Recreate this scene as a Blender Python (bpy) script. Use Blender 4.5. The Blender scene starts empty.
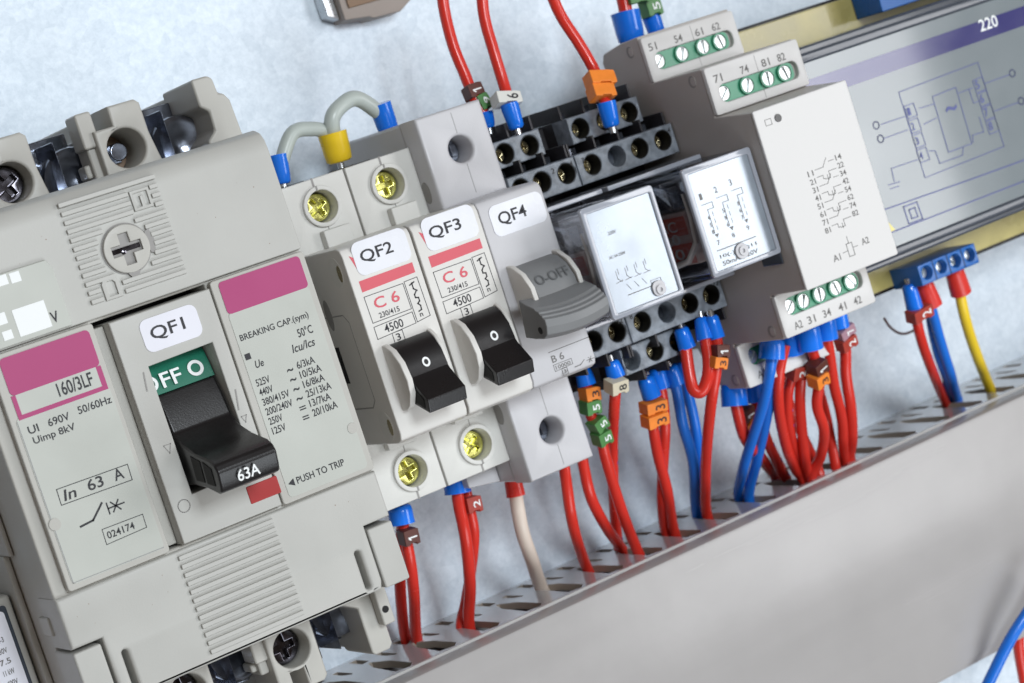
import bpy, bmesh, math, random
from mathutils import Vector, Matrix
from mathutils.geometry import tessellate_polygon
random.seed(4)
S=0.001
scn=bpy.context.scene
COL=scn.collection
# ---------------------------------------------------------------- camera model (panel coordinates: u along rail, v up, w out of panel, millimetres)
CM=((0.81881206,-0.30589429,0.48577309),(0.31595562,0.9466441,0.06353739),(0.47928995,-0.10145756,-0.87177262))
CP=(-200.65864564,39.71834015,494.23960646); CF=2169.68
def ray(px,py):
    a=((px-512)/CF,-(py-341.5)/CF,1.0)
    return [sum(CM[i][j]*a[i] for i in range(3)) for j in range(3)]
def at(px,py,w):
    d=ray(px,py);t=(w-CP[2])/d[2];return (CP[0]+t*d[0],CP[1]+t*d[1],w)
def at_v(px,py,v):
    d=ray(px,py);t=(v-CP[1])/d[1];return (CP[0]+t*d[0],v,CP[2]+t*d[2])
def W(p): return Vector((p[0]*S,-p[2]*S,p[1]*S))
# ---------------------------------------------------------------- materials
def mat(name,col,rough=.45,metal=0,bump=0,bscale=400,var=.04,vscale=60,coat=0,spec=.5,trans=0,ior=1.45,alpha=1,emit=0,aniso=0):
    m=bpy.data.materials.new(name);m.use_nodes=True
    nt=m.node_tree;b=nt.nodes['Principled BSDF']
    b.inputs['Roughness'].default_value=rough;b.inputs['Metallic'].default_value=metal
    b.inputs['Coat Weight'].default_value=coat;b.inputs['Specular IOR Level'].default_value=spec
    b.inputs['Coat Roughness'].default_value=.08
    b.inputs['Transmission Weight'].default_value=trans;b.inputs['IOR'].default_value=ior
    b.inputs['Base Color'].default_value=(*col,1)
    tc=nt.nodes.new('ShaderNodeTexCoord')
    if var:
        n=nt.nodes.new('ShaderNodeTexNoise');n.inputs['Scale'].default_value=vscale;n.inputs['Detail'].default_value=6
        nt.links.new(tc.outputs['Object'],n.inputs['Vector'])
        r=nt.nodes.new('ShaderNodeMapRange');r.inputs[1].default_value=.3;r.inputs[2].default_value=.7
        r.inputs[3].default_value=1-var;r.inputs[4].default_value=1+var
        nt.links.new(n.outputs['Fac'],r.inputs[0])
        mx=nt.nodes.new('ShaderNodeVectorMath');mx.operation='SCALE';mx.inputs[0].default_value=col
        nt.links.new(r.outputs[0],mx.inputs['Scale']);nt.links.new(mx.outputs[0],b.inputs['Base Color'])
        r2=nt.nodes.new('ShaderNodeMapRange');r2.inputs[1].default_value=.3;r2.inputs[2].default_value=.7
        r2.inputs[3].default_value=max(.02,rough-.06);r2.inputs[4].default_value=rough+.06
        nt.links.new(n.outputs['Fac'],r2.inputs[0]);nt.links.new(r2.outputs[0],b.inputs['Roughness'])
    if bump:
        n=nt.nodes.new('ShaderNodeTexNoise');n.inputs['Scale'].default_value=bscale;n.inputs['Detail'].default_value=3
        nt.links.new(tc.outputs['Object'],n.inputs['Vector'])
        bp=nt.nodes.new('ShaderNodeBump');bp.inputs['Strength'].default_value=bump;bp.inputs['Distance'].default_value=.0002
        nt.links.new(n.outputs['Fac'],bp.inputs['Height']);nt.links.new(bp.outputs[0],b.inputs['Normal'])
    return m
M={}
M['grey']=mat('moulded_grey_plastic',(.475,.472,.445),.42,bump=.12,bscale=2500)
M['greyrim']=mat('warm_grey_plastic',(.47,.46,.425),.4,bump=.12,bscale=2500)
M['labelgrey']=mat('label_plate_film',(.50,.515,.475),.35,bump=.03)
M['cream']=mat('breaker_white_plastic',(.67,.655,.625),.36,bump=.1,bscale=2500)
M['creamterm']=mat('terminal_white_plastic',(.64,.635,.605),.4,bump=.1,bscale=2500)
M['lilac']=mat('cool_grey_plastic',(.545,.54,.56),.38,bump=.12,bscale=2500)
M['beige']=mat('module_housing_plastic',(.49,.455,.43),.45,bump=.12,bscale=2500)
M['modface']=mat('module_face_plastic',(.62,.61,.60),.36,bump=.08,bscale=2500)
M['seam']=mat('seam_shade_plastic',(.30,.29,.28),.6,var=0)
M['rib']=mat('ribbed_grey_plastic',(.49,.487,.46),.42,var=.02)
M['black']=mat('black_plastic',(.011,.010,.011),.3,bump=.12,bscale=3000,coat=.1)
M['socket']=mat('socket_black_plastic',(.03,.028,.032),.45,bump=.3,bscale=1600)
M['socketface']=mat('pale_socket_face',(.21,.235,.27),.33,bump=.5,bscale=1800,var=.35,vscale=500)  # mottled blue-grey deck faces, paler than the black socket body
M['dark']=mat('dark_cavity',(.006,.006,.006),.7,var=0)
M['magenta']=mat('magenta_print',(.40,.05,.17),.42,var=.02)
M['redprint']=mat('red_print',(.62,.10,.13),.42,var=.05)
M['green']=mat('green_plastic',(.008,.155,.095),.3,var=.03)
M['tgreen']=mat('terminal_green_plastic',(.05,.30,.17),.32,var=.06)
M['sticker']=mat('white_sticker_paper',(.76,.77,.82),.25,bump=.5,bscale=180,coat=.4)
M['stickerflat']=mat('white_sticker_matt',(.76,.76,.83),.45)
M['ink']=mat('black_ink',(.02,.02,.025),.5,var=0)
M['faint']=mat('grey_ink',(.16,.155,.15),.5,var=0)
M['greyink']=mat('pale_grey_ink',(.30,.30,.30),.5,var=0)
M['white']=mat('white_ink',(.85,.87,.87),.5,var=0)
M['navy']=mat('navy_print',(.012,.012,.13),.2,var=.02,spec=.6,coat=.8)
M['blueline']=mat('blue_line_print',(.07,.085,.26),.4,var=0)
M['leaver']=mat('grey_lever_plastic',(.20,.205,.21),.42,bump=.15,bscale=2500)
M['leverink']=mat('lever_relief',(.12,.125,.13),.5,var=0)
M['redbtn']=mat('red_button_plastic',(.38,.035,.035),.4)
M['sheet']=None
M['zinc']=mat('zinc_plated_metal',(.62,.64,.66),.28,metal=.95,var=.1,vscale=300)
M['rail']=mat('rail_steel',(.55,.56,.58),.3,metal=.9)
M['yscrew']=mat('yellow_zinc_screw',(.72,.70,.22),.22,metal=.9,var=.25,vscale=900)
M['bscrew']=mat('bright_screw',(.60,.64,.64),.3,metal=.8,var=.15,vscale=600)
M['dscrew']=mat('dark_steel_screw',(.10,.095,.11),.16,metal=.95,var=.3,vscale=400)
M['dmetal']=mat('dark_terminal_metal',(.22,.24,.29),.2,metal=.95,var=.35,vscale=200)
M['brass']=mat('brass_metal',(.42,.36,.22),.22,metal=.9,var=.2,vscale=500)
M['red']=mat('red_wire_insulation',(.64,.034,.022),.22,var=.03,vscale=120)
M['blue']=mat('blue_wire_insulation',(.015,.17,.70),.22,var=.03,vscale=120)
M['yellow']=mat('yellow_wire_insulation',(.85,.60,.03),.32,var=.05)
M['creamw']=mat('cream_wire_insulation',(.68,.58,.50),.35,var=.05)
M['greyw']=mat('grey_wire_insulation',(.47,.52,.49),.32,var=.06)
M['fblue']=mat('blue_ferrule_plastic',(.006,.17,.78),.2,var=.03,coat=.3)
M['fred']=mat('red_ferrule_plastic',(.66,.04,.03),.25,var=.03)
M['fyel']=mat('yellow_ferrule_plastic',(.85,.58,.02),.28,var=.03)
M['mor']=mat('orange_marker',(.85,.24,.03),.4,var=.06,vscale=400)
M['mgr']=mat('green_marker',(.07,.22,.06),.4,var=.1,vscale=400)
M['mbr']=mat('brown_marker',(.10,.028,.02),.4,var=.1,vscale=400)
M['mrd']=mat('brick_red_marker',(.38,.045,.03),.4,var=.1,vscale=400)
M['mwh']=mat('white_marker',(.70,.70,.66),.4)
M['mbe']=mat('beige_marker',(.62,.56,.42),.4)
M['mmv']=mat('mauve_marker',(.38,.22,.27),.4)
M['purple']=mat('purple_ink',(.12,.05,.30),.5,var=0)
M['duct']=mat('duct_pvc',(.38,.365,.36),.3,var=.05,vscale=35,bump=.25,bscale=160)
M['ductcut']=mat('duct_pvc_body',(.44,.44,.45),.16,var=.04,coat=.5)
M['slotwall']=mat('duct_cut_edge',(.36,.31,.26),.5)
M['bezel']=mat('display_bezel',(.055,.065,.085),.22,coat=.4)
M['film']=mat('display_front_film',(.17,.20,.215),.2,coat=.8,var=.02)
M['pcb']=mat('olive_resin_board',(.42,.36,.13),.3,var=.2,vscale=90,coat=.4)
M['tblue']=mat('blue_terminal_plastic',(.01,.12,.42),.3)
M['yelwarn']=mat('yellow_warning_print',(.80,.70,.25),.4,var=0)
M['coversheen']=mat('cover_reflection_silver',(.34,.385,.44),.24,metal=.3,bump=1.0,bscale=45,var=.25,vscale=60,coat=.3)  # silver tone painted for the light reflected by the clear relay cover
M['rim']=mat('clear_rim_plastic',(.34,.36,.41),.1,var=.08,coat=.6)
M['coilred']=mat('red_coil_tape',(.75,.13,.07),.4)
M['coilpale']=mat('pale_coil_tape',(.78,.62,.56),.4)
M['taupe']=mat('taupe_bracket',(.33,.28,.25),.45)
M['wood']=mat('brown_resin',(.25,.16,.10),.5)
def clear_mat():
    m=bpy.data.materials.new('clear_polycarbonate');m.use_nodes=True;nt=m.node_tree
    for n in list(nt.nodes):
        if n.type=='BSDF_PRINCIPLED': nt.nodes.remove(n)
    out=[n for n in nt.nodes if n.type=='OUTPUT_MATERIAL'][0]
    t=nt.nodes.new('ShaderNodeBsdfTransparent');t.inputs[0].default_value=(.90,.91,.93,1)
    g=nt.nodes.new('ShaderNodeBsdfGlossy');g.inputs['Roughness'].default_value=.09;g.inputs[0].default_value=(.95,.96,1,1)
    lw=nt.nodes.new('ShaderNodeLayerWeight');lw.inputs[0].default_value=.22
    mr=nt.nodes.new('ShaderNodeMapRange');mr.inputs[3].default_value=.04;mr.inputs[4].default_value=.45
    nz=nt.nodes.new('ShaderNodeTexNoise');nz.inputs['Scale'].default_value=70;tc=nt.nodes.new('ShaderNodeTexCoord')
    bp=nt.nodes.new('ShaderNodeBump');bp.inputs['Strength'].default_value=.6;bp.inputs['Distance'].default_value=.0006
    nt.links.new(tc.outputs['Object'],nz.inputs['Vector']);nt.links.new(nz.outputs['Fac'],bp.inputs['Height']);nt.links.new(bp.outputs[0],g.inputs['Normal'])
    mx=nt.nodes.new('ShaderNodeMixShader');nt.links.new(lw.outputs['Fresnel'],mr.inputs[0]);nt.links.new(mr.outputs[0],mx.inputs[0])
    nt.links.new(t.outputs[0],mx.inputs[1]);nt.links.new(g.outputs[0],mx.inputs[2]);nt.links.new(mx.outputs[0],out.inputs[0])
    return m
M['clear']=clear_mat()
def streaks(m,sc=(3,160,160),amt=.10):
    nt=m.node_tree;b=nt.nodes['Principled BSDF'];tc=nt.nodes.new('ShaderNodeTexCoord');mp=nt.nodes.new('ShaderNodeMapping');mp.inputs['Scale'].default_value=sc
    n=nt.nodes.new('ShaderNodeTexNoise');n.inputs['Scale'].default_value=3;n.inputs['Detail'].default_value=8
    nt.links.new(tc.outputs['Object'],mp.inputs[0]);nt.links.new(mp.outputs[0],n.inputs['Vector'])
    r=nt.nodes.new('ShaderNodeMapRange');r.inputs[1].default_value=.35;r.inputs[2].default_value=.75;r.inputs[3].default_value=.22;r.inputs[4].default_value=.22+amt*2
    nt.links.new(n.outputs['Fac'],r.inputs[0]);nt.links.new(r.outputs[0],b.inputs['Roughness'])
    old=b.inputs['Base Color'].links[0].from_socket;r2=nt.nodes.new('ShaderNodeMapRange');r2.inputs[1].default_value=.3;r2.inputs[2].default_value=.7;r2.inputs[3].default_value=1-amt*.5;r2.inputs[4].default_value=1+amt*.5
    nt.links.new(n.outputs['Fac'],r2.inputs[0]);v=nt.nodes.new('ShaderNodeVectorMath');v.operation='SCALE';nt.links.new(old,v.inputs[0]);nt.links.new(r2.outputs[0],v.inputs['Scale']);nt.links.new(v.outputs[0],b.inputs['Base Color'])
streaks(M['duct'],(3,60,60),.035)
def sheet_mat():
    m=bpy.data.materials.new('galvanised_sheet');m.use_nodes=True;nt=m.node_tree;b=nt.nodes['Principled BSDF']
    tc=nt.nodes.new('ShaderNodeTexCoord')
    n=nt.nodes.new('ShaderNodeTexNoise');n.inputs['Scale'].default_value=620;n.inputs['Detail'].default_value=8;n.inputs['Roughness'].default_value=.75
    v=nt.nodes.new('ShaderNodeTexVoronoi');v.inputs['Scale'].default_value=330
    n2=nt.nodes.new('ShaderNodeTexNoise');n2.inputs['Scale'].default_value=22;n2.inputs['Detail'].default_value=4
    for k in (n,v,n2): nt.links.new(tc.outputs['Object'],k.inputs['Vector'])
    a=nt.nodes.new('ShaderNodeMath');a.operation='MULTIPLY_ADD';a.inputs[1].default_value=.62
    nt.links.new(n.outputs['Fac'],a.inputs[0])
    s=nt.nodes.new('ShaderNodeSeparateColor');nt.links.new(v.outputs['Color'],s.inputs[0])
    a2=nt.nodes.new('ShaderNodeMath');a2.operation='MULTIPLY';a2.inputs[1].default_value=.10
    nt.links.new(s.outputs[0],a2.inputs[0]);nt.links.new(a2.outputs[0],a.inputs[2])
    a3=nt.nodes.new('ShaderNodeMath');a3.operation='MULTIPLY_ADD';a3.inputs[1].default_value=.30
    nt.links.new(n2.outputs['Fac'],a3.inputs[0]);nt.links.new(a.outputs[0],a3.inputs[2])
    cr=nt.nodes.new('ShaderNodeValToRGB')
    cr.color_ramp.elements[0].position=.36;cr.color_ramp.elements[0].color=(.57,.66,.75,1)
    cr.color_ramp.elements[1].position=.66;cr.color_ramp.elements[1].color=(.80,.885,.97,1)
    nt.links.new(a3.outputs[0],cr.inputs[0]);nt.links.new(cr.outputs[0],b.inputs['Base Color'])
    b.inputs['Metallic'].default_value=.2;b.inputs['Roughness'].default_value=.45
    bp=nt.nodes.new('ShaderNodeBump');bp.inputs['Strength'].default_value=.2;bp.inputs['Distance'].default_value=.0003
    nt.links.new(a3.outputs[0],bp.inputs['Height']);nt.links.new(bp.outputs[0],b.inputs['Normal'])
    return m
M['sheet']=sheet_mat()
# ---------------------------------------------------------------- geometry builder
AX={'u':(1,2,0),'v':(0,2,1),'w':(0,1,2)}   # poly axes a,b and extrusion axis
def mk(ax,a,b,c):
    i,j,k=AX[ax];r=[0,0,0];r[i]=a;r[j]=b;r[k]=c;return tuple(r)
def circ(cu,cv,r,n=28,rv=None,a0=0,a1=2*math.pi,closed=True):
    rv=rv or r
    N=n if closed else n+1
    return [(cu+r*math.cos(a0+(a1-a0)*i/n),cv+rv*math.sin(a0+(a1-a0)*i/n)) for i in range(N)]
def rrect(u0,u1,v0,v1,r,n=5):
    out=[]
    for (cx,cy,s) in ((u1-r,v1-r,0),(u0+r,v1-r,1),(u0+r,v0+r,2),(u1-r,v0+r,3)):
        for i in range(n+1):
            a=(s+i/n)*math.pi/2;out.append((cx+r*math.cos(a),cy+r*math.sin(a)))
    return out
class G:
    def __init__(s): s.v=[];s.f=[];s.pend=[];s.hf=set();s.flat=set()
    def prism(s,poly,ax,c0,c1,holes=()):
        loops=[list(poly)]+[list(h) for h in holes]
        if holes: s.pend.append((loops,ax,c0,c1));return s
        tri=tessellate_polygon([[Vector((p[0],p[1],0)) for p in l] for l in loops])
        flat=[p for l in loops for p in l];n=len(flat);b=len(s.v)
        for c in (c0,c1):
            for p in flat: s.v.append(mk(ax,p[0],p[1],c))
        if not holes:
            s.f.append([b+i for i in range(n)]);s.f.append([b+n+i for i in range(n)])
        else:
            for t in tri:
                s.f.append([b+i for i in t]);s.f.append([b+n+i for i in t])
        o=0
        for l in loops:
            m=len(l)
            for i in range(m):
                j=(i+1)%m;s.f.append([b+o+i,b+o+j,b+n+o+j,b+n+o+i])
            o+=m
        return s
    def flush(s,bev):
        for loops,ax,c0,c1 in s.pend:
            if c1<c0:c0,c1=c1,c0
            b=bev if ax=='w' else 0
            def off(l,d,inward):
                if not d:return list(l)
                n=len(l);A=sum(l[i][0]*l[(i+1)%n][1]-l[(i+1)%n][0]*l[i][1] for i in range(n));sg=(1 if A>0 else -1)*(1 if inward else -1);o=[]
                for i in range(n):
                    p=Vector(l[i]);a=(p-Vector(l[i-1]));c=(Vector(l[(i+1)%n])-p)
                    if a.length<1e-9 or c.length<1e-9:o.append(tuple(p));continue
                    a.normalize();c.normalize();n1=Vector((-a.y,a.x));n2=Vector((-c.y,c.x));k=max(.3,1+n1.dot(n2))
                    o.append(tuple(p+(n1+n2)/k*d*sg))
                return o
            steps=[(0,c1-b)] if b else [(0,c1)]
            if b: steps=[(b*(1-math.cos(t)),c1-b+b*math.sin(t)) for t in (0,math.pi/6,math.pi/3,math.pi/2)]
            tops=[[off(l,d,i==0) for i,l in enumerate(loops)] for d,_ in steps]
            N=sum(len(l) for l in loops);base=len(s.v)
            for l in loops:
                for p in l:s.v.append(mk(ax,p[0],p[1],c0))
            for T_,(d,z) in zip(tops,steps):
                for l in T_:
                    for p in l:s.v.append(mk(ax,p[0],p[1],z))
            K=len(steps)
            def add(f,flat=False):
                s.hf.add(len(s.f))
                if flat:s.flat.add(len(s.f))
                s.f.append(f)
            for lv,L_ in ((0,loops),(K,tops[-1])):
                for t in tessellate_polygon([[Vector((p[0],p[1],0)) for p in l] for l in L_]): add([base+lv*N+i for i in t],True)
            for lv in range(K):
                o=0
                for l in loops:
                    m=len(l)
                    for i in range(m):
                        j=(i+1)%m;add([base+lv*N+o+i,base+lv*N+o+j,base+(lv+1)*N+o+j,base+(lv+1)*N+o+i])
                    o+=m
        s.pend=[]
    def box(s,u0,u1,v0,v1,w0,w1): return s.prism([(u0,v0),(u1,v0),(u1,v1),(u0,v1)],'w',w0,w1)
    def cyl(s,a,b_,r,ax,c0,c1,n=28,r2=None):
        r2=r if r2 is None else r2
        k=len(s.v)
        for (c,rr) in ((c0,r),(c1,r2)):
            for i in range(n):
                t=2*math.pi*i/n;s.v.append(mk(ax,a+rr*math.cos(t),b_+rr*math.sin(t),c))
        s.f.append([k+i for i in range(n)]);s.f.append([k+n+i for i in range(n)])
        for i in range(n):
            j=(i+1)%n;s.f.append([k+i,k+j,k+n+j,k+n+i])
        return s
    def lathe(s,a,b_,prof,ax,n=32):     # prof: list of (radius, coordinate on ax), closed ends
        k=len(s.v)
        for (r,c) in prof:
            for i in range(n):
                t=2*math.pi*i/n;s.v.append(mk(ax,a+r*math.cos(t),b_+r*math.sin(t),c))
        for m in range(len(prof)-1):
            for i in range(n):
                j=(i+1)%n;s.f.append([k+m*n+i,k+m*n+j,k+(m+1)*n+j,k+(m+1)*n+i])
        s.f.append([k+i for i in range(n)]);s.f.append([k+(len(prof)-1)*n+i for i in range(n)])
        return s
    def quadprism(s,a,b):   # two matching 3D loops
        k=len(s.v);n=len(a);s.v+=list(a)+list(b)
        s.f.append([k+i for i in range(n)]);s.f.append([k+n+i for i in range(n)])
        for i in range(n):
            j=(i+1)%n;s.f.append([k+i,k+j,k+n+j,k+n+i])
        return s
    def tube(s,pts,r,n=14):
        P=[Vector(p) for p in pts];k=len(s.v);prev=None
        rs=r if isinstance(r,(list,tuple)) else [r]*len(P)
        for i,p in enumerate(P):
            t=(P[min(i+1,len(P)-1)]-P[max(i-1,0)]).normalized()
            x=(prev-t*prev.dot(t)) if prev else t.cross(Vector((0,0,1)) if abs(t.z)<.9 else Vector((1,0,0)))
            x.normalize();prev=x;y=t.cross(x)
            for q in range(n):
                a=2*math.pi*q/n;s.v.append(tuple(p+(x*math.cos(a)+y*math.sin(a))*rs[i]))
        for i in range(len(P)-1):
            for q in range(n):
                j=(q+1)%n;s.f.append([k+i*n+q,k+i*n+j,k+(i+1)*n+j,k+(i+1)*n+q])
        s.f.append([k+q for q in range(n)]);s.f.append([k+(len(P)-1)*n+q for q in range(n)])
        return s
    def stroke(s,pts,t,w,wt=.05,closed=False):   # line drawing in the panel plane
        if closed: pts=list(pts)+[pts[0]]
        for (a,b) in zip(pts[:-1],pts[1:]):
            A=Vector(a);B=Vector(b);d=(B-A)
            if d.length<1e-6: continue
            d.normalize();nn=Vector((-d.y,d.x))*t/2;A=A-d*t/2;B=B+d*t/2
            s.prism([tuple(A+nn),tuple(A-nn),tuple(B-nn),tuple(B+nn)],'w',w-.04,w+wt)
        return s
cur=[(0,0,0)]
def link(name,g,m,parent=None,bevel=0,segs=2,smooth=35,org=None):
    o_=org if org is not None else cur[0]
    g.flush(bevel)
    me=bpy.data.meshes.new(name)
    me.from_pydata([W((p[0]-o_[0],p[1]-o_[1],p[2]-o_[2])) for p in g.v],[],g.f)
    bm=bmesh.new();bm.from_mesh(me);bmesh.ops.recalc_face_normals(bm,faces=bm.faces);bm.to_mesh(me);bm.free()
    me.materials.append(M[m] if isinstance(m,str) else m)
    for p in me.polygons:p.use_smooth=p.index not in g.flat
    if bevel:
        bm=bmesh.new();bm.from_mesh(me);bm.edges.ensure_lookup_table()
        wts=[1.0 if (len(e.link_faces)==2 and e.calc_face_angle(0)>math.radians(32) and all(f.index not in g.hf for f in e.link_faces)) else 0.0 for e in bm.edges];bm.free()
        at_=me.attributes.new('bevel_weight_edge','FLOAT','EDGE');at_.data.foreach_set('value',wts)
    me.set_sharp_from_angle(angle=math.radians(smooth))
    o=bpy.data.objects.new(name,me);COL.objects.link(o)
    if parent: o.parent=parent
    else: o.location=W(o_)
    if bevel:
        b=o.modifiers.new('edge','BEVEL');b.width=bevel*S;b.segments=segs;b.limit_method='WEIGHT';b.harden_normals=True
    return o
def tag(o,label=None,cat=None,group=None,kind=None):
    if label:o['label']=label
    if cat:o['category']=cat
    if group:o['group']=group
    if kind:o['kind']=kind
    return o
def thing(name,label,cat,org,group=None):
    e=bpy.data.objects.new(name,None);COL.objects.link(e);e.location=W(org);e.empty_display_size=.005
    cur[0]=org;tag(e,label,cat,group);return e
def copy_tree(o,parent=None):
    c=o.copy();COL.objects.link(c);c.parent=parent
    for ch in list(o.children): copy_tree(ch,c)
    return c
_tc={}
def glyphs(txt):
    if txt in _tc:return _tc[txt]
    cu=bpy.data.curves.new('t','FONT');cu.body=txt;cu.size=1;cu.resolution_u=3;cu.offset=.012
    o=bpy.data.objects.new('t',cu);COL.objects.link(o)
    dg=bpy.context.evaluated_depsgraph_get();me=bpy.data.meshes.new_from_object(o.evaluated_get(dg))
    vs=[(v.co.x,v.co.y) for v in me.vertices];fs=[list(p.vertices) for p in me.polygons]
    bpy.data.objects.remove(o);bpy.data.meshes.remove(me);bpy.data.curves.remove(cu)
    _tc[txt]=(vs,fs);return vs,fs
def text(g,txt,p0,x,y,wd,ht,off=.05,slant=0):
    """fit the glyph outline of txt in the rectangle p0, p0+x*wd, p0+y*ht"""
    vs,fs=glyphs(txt);k=len(g.v)
    x0=min(a for a,_ in vs);x1=max(a for a,_ in vs);y0=min(b for _,b in vs);y1=max(b for _,b in vs)
    X=Vector(x).normalized();Y=Vector(y).normalized();N=X.cross(Y);P=Vector(p0)
    for a,b in vs:
        q=(b-y0)/(y1-y0);g.v.append(tuple(P+X*((a-x0)/max(x1-x0,1e-6)*wd+slant*q*ht)+Y*(q*ht)+N*off))
    for f in fs:g.f.append([k+i for i in f])
    return g
def tf(g,txt,u0,v0,wd,ht,w,slant=0): return text(g,txt,(u0,v0,w),(1,0,0),(0,1,0),wd,ht,slant=slant)
def cross_head(g,cu,cv,r,w0,w1,rot=0,deep=1.1,slot=False):
    """round screw head with a cross recess"""
    t=r*.19;L=r*.72
    if slot: pts=[(-L*1.25,-t),(L*1.25,-t),(L*1.25,t),(-L*1.25,t)]
    else: pts=[(-t,-L),(t,-L),(t,-t),(L,-t),(L,t),(t,t),(t,L),(-t,L),(-t,t),(-L,t),(-L,-t),(-t,-t)]
    c,s_=math.cos(rot),math.sin(rot);h=[(cu+a*c-b*s_,cv+a*s_+b*c) for a,b in pts]
    g.prism(circ(cu,cv,r,32),'w',w1-deep,w1,[h]);g.prism(circ(cu,cv,r,32),'w',w0,w1-deep-.01)
    return g
# ---------------------------------------------------------------- the setting
cur[0]=(60,0,0)
sh=link('wall',G().box(-420,620,-420,420,-2,0),'sheet');tag(sh,'pale galvanised steel mounting sheet behind the devices',None,None,'structure')
# DIN rail
cur[0]=(70,0,0)
r=G().prism([(-17.5,6.5),(-17.5,7.5),(-12.5,7.5),(-12.5,1.2),(12.5,1.2),(12.5,7.5),(17.5,7.5),(17.5,6.5),(13.5,6.5),(13.5,.1),(-13.5,.1),(-13.5,6.5)],'u',-140,300)
tag(link('mounting_rail',r,'rail',bevel=.2),'steel top hat mounting rail running behind the breakers and relays','rail')

# ---------------------------------------------------------------- wiring duct
DT=-77.5;DF=43.0;DB=-139.5
duct=thing('wiring_duct','long grey slotted cable duct running under all the devices','cable duct',(60,DB,0))
g=G();g.box(-130,360,DB,DT-.01,0,2.0);g.box(-130,360,DB,DB+1.8,2.0,DF-2.5)
link('duct_base',g,'ductcut',duct,.3)
g=G();pitch=12.6;U0=13.3-12*pitch
for i in range(35):
    u=U0+i*pitch
    tear=[(u-1.0,11.5),(u-.2,11.5),(u+1.5,17.5),(u+2.0,28.6),(u+.4,31.2),(u-.6,30.4),(u-2.3,29.8),(u-2.1,17)]
    g.prism([(u-pitch/2,2.02),(u+pitch/2,2.02),(u+pitch/2,34.5),(u-pitch/2,34.5)],'v',DT-1.8,DT,[[(u-.3+(a-u)*1.25,b) for a,b in tear],
        [(u-2.8,2.6),(u-.6,2.6),(u-.1,9.2),(u-2.3,9.6)],[(u+3.2,6.4),(u+4.8,6.2),(u+5.6,13.8),(u+4.9,14.4),(u+3.6,11.6)]])
st_=link('slotted_top',g,'ductcut',duct);st_.data.materials.append(M['slotwall'])
for p_ in st_.data.polygons:
    if p_.index not in g.flat and abs(p_.normal.z)<.5: p_.material_index=1
g=G()   # front fold under the lid; pale module plastic paints its bright highlight line
g.box(-130,290,DT-9,DT+.75,34.55,35.5);link('front_lip_highlight',g,'modface',duct)
g=G()
lid=[(DT-.9,35.9),(DT+.1,35.9),(DT+.35,36.4),(DT+.35,41.6),(DT-.1,42.6),(DT-1.1,DF),(DB+3,DF),(DB+.6,42.0),(DB+.2,39),(DB+1.3,39),(DB+2.2,41.2),(DB+4,41.6),(DT-4,41.6),(DT-1.8,41.0),(DT-1.1,39.6),(DT-.9,38)]
g.prism(lid,'u',-130,360);link('duct_cover',g,'duct',duct,.0,smooth=25)

# ---------------------------------------------------------------- moulded case breaker (QF1)
mc=thing('moulded_case_breaker','large grey moulded case breaker tagged QF1 with black 63A handle','circuit breaker',(-47,0,0))
L,R_=-84.8,-9.9
g=G()
g.box(L+.6,R_-.6,-50,50,2,58)
g.prism([(L+.15,-35.2),(R_-.15,-35.2),(R_-.15,50.3),(L+.15,50.3)],'w',58.02,70.4,[[(-58.9,-24.3),(-33.0,-24.3),(-33.0,24.7),(-58.9,24.7)]])
link('case_base',g,'greyrim',mc,.6)
# upper cover (with rating recess top left)
g=G()
prof=[(25.3,60),(25.3,71.8),(47,71.8),(49.6,71.4),(51.3,70.2),(52.2,68),(52.2,58.0),(30,58)]
g.prism(prof,'u',L,R_)
link('upper_cover',g,'grey',mc,.5)
# raised square at top left carrying the white squares
PW=72.7
def pq(a_,b_): return at(a_*.2928,240+b_*.2928,PW)[:2]
c1=pq(150,68);c2=pq(180,95);c3=pq(245,275)
g=G().prism([(L+.3,25.7),(c3[0],25.7),(c2[0]+.1,c2[1]),(c1[0]+.3,c1[1]),(L+.3,c1[1]+.1)],'w',71.81,PW)
pl=link('rating_plate',g,'labelgrey',mc,.3)
g=G()
for q in ([(38,240),(150,205),(178,298),(70,328)],[(30,115),(62,105),(75,138),(40,150)],[(-40,133),(20,117),(30,150),(-30,168)],[(-30,258),(15,247),(28,285),(-20,297)],[(5,315),(38,305),(48,335),(15,345)]):
    P_=[pq(*k) for k in q];u0_=(P_[0][0]+P_[3][0])/2;u1_=(P_[1][0]+P_[2][0])/2;v1_=(P_[0][1]+P_[1][1])/2;v0_=max(25.8,(P_[2][1]+P_[3][1])/2)
    if u0_>L+.5: g.box(u0_,u1_,v0_,v1_,PW-.01,PW+.08)
    elif u1_>L+.5: g.box(L+.5,u1_,v0_,v1_,PW-.01,PW+.08)
link('white_squares',g,'white',pl)
c=pq(180,285);g=G();tf(g,'V',c[0],c[1],1.6,2.2,PW+.05);link('lettering',g,'ink',pl)
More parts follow.
